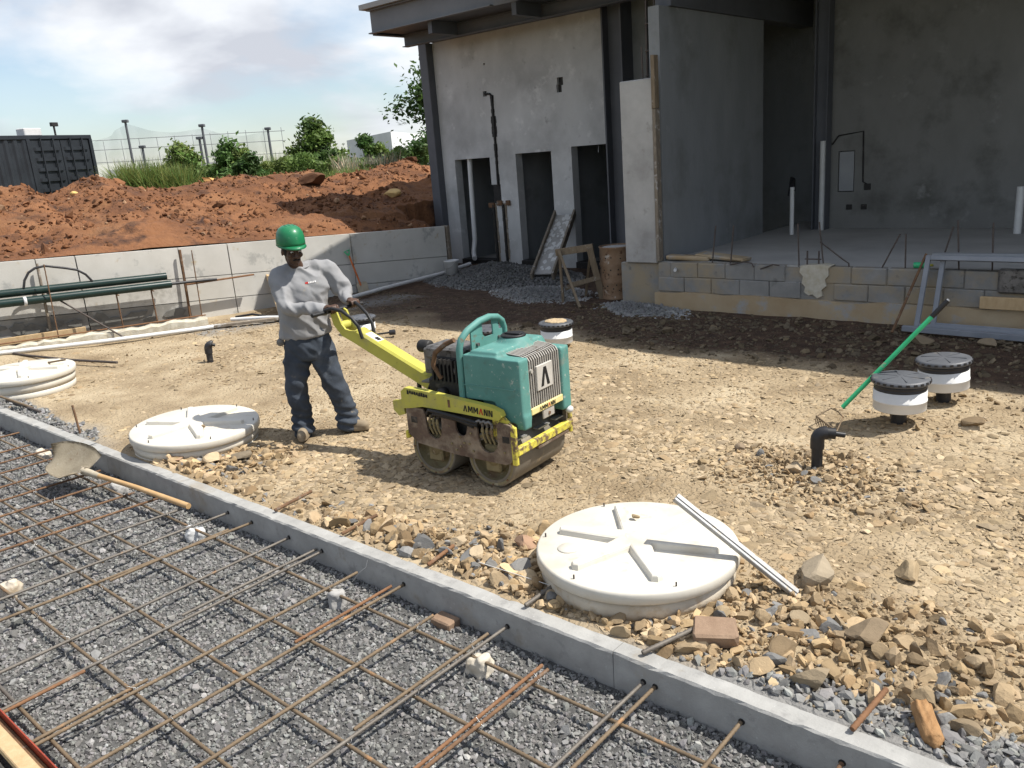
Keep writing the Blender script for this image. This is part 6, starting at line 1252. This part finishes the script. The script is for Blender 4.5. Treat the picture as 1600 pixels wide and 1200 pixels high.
# tall grass
def grassy(name, spots, n, h0, mat, label, seed, droop=.35, w=.014):
    r_ = np.random.default_rng(seed); Vs = []; Cs = []; 
    k = r_.integers(0, len(spots), n); sp_ = np.array(spots)[k]; X = sp_[:,0]+r_.normal(0,1,n)*sp_[:,3]; Y = sp_[:,1]+r_.normal(0,1,n)*sp_[:,3]*1.2; H = h0*sp_[:,4]*r_.uniform(.55,1.15,n); a = r_.uniform(0,2*np.pi,n)
    base = np.stack([RT.x*X+FH.x*Y, RT.y*X+FH.y*Y, sp_[:,2]], -1); d = np.stack([np.cos(a), np.sin(a), np.zeros(n)], -1); side_ = np.stack([-np.sin(a), np.cos(a), np.zeros(n)], -1); dr = r_.uniform(.1, droop*2, n)
    for q, (f, ww) in enumerate(((0,1.),(.5,.9),(.85,.5),(1.,.05))):
        c = base + d*(dr*H*f**2)[:,None] + np.array([0,0,1])*(H*(f-.25*dr*f**2))[:,None]; Vs += [c-side_*w*ww, c+side_*w*ww]
    V2 = np.stack(Vs,1).reshape(-1,3); i = np.arange(n)*8; F2 = np.concatenate([np.stack([i+2*q,i+2*q+1,i+2*q+3,i+2*q+2],-1) for q in range(3)])
    o = mesh_np(name, V2, F2, mat, np.repeat(np.ones((n,3))*r_.uniform(.6,1.3,(n,1))*np.stack([r_.uniform(.8,1.4,n),np.ones(n),np.ones(n)*.9],-1),8,axis=0)); tag(o, label, 'grass', kind='stuff'); return o
gs = [(-11.6+.42*i+random.uniform(-.2,.2), 27+random.uniform(-.6,.6), 1.5, .26, random.uniform(.85,1.15)) for i in range(5)]+[(-9.3+.9*i, 27.5+random.uniform(-.8,.8), 1.4, .4, random.uniform(.5,.72)) for i in range(7)]
grassy('tall_grass', gs, 9000, 1.25, M['grass'], 'tall green grass growing along the back of the soil mound', 3, .4, .012)
pl_ = [(-5.2+.35*i+random.uniform(-.1,.1), 29.5+random.uniform(-.5,.5), 1.4, .12, random.uniform(.85,1.1)) for i in range(6)]
grassy('pampas_grass', pl_, 900, 1.15, M['plume'], 'pale feathery grass plumes among the shrubs', 5, .25, .02)
grassy('weeds', [(-9.6,38,1.5,.3,1.0),(-8.2,38,1.5,.3,.95),(-12.0,38,1.5,.4,.8)], 700, 1.6, M['grass'], 'pale tall reeds behind the shrubs', 6, .3, .014)

r_ = np.random.default_rng(44); n = 22000; X = r_.uniform(-12.2, -2.4, n); Y = r_.uniform(29.5, 32.5, n)
H = .55+1.05*fbm(X*.9, np.zeros(n)+2.0, s=7)+.35*(fbm(X*3, Y*1.0, s=9)-.5); z = 1.42+H*(1-r_.random(n)**1.6)
P = np.stack([RT.x*X+FH.x*Y, RT.y*X+FH.y*Y, z], -1); cl_ = fbm(X*1.6, Y*1.6, z*1.6, s=13)
cc = np.ones((n,3))*(.55+1.1*cl_)[:,None]*r_.uniform(.7,1.3,(n,1))*np.stack([.8+.7*fbm(X*.6, Y*.6, s=19), np.ones(n), np.ones(n)*.95], -1)
o = leaves('scrub_vegetation', P, r_.uniform(.05,.13,n), cc, M['leaf_a'], None, 45); tag(o, 'continuous green scrub bank behind the soil mound', 'scrub', kind='stuff')
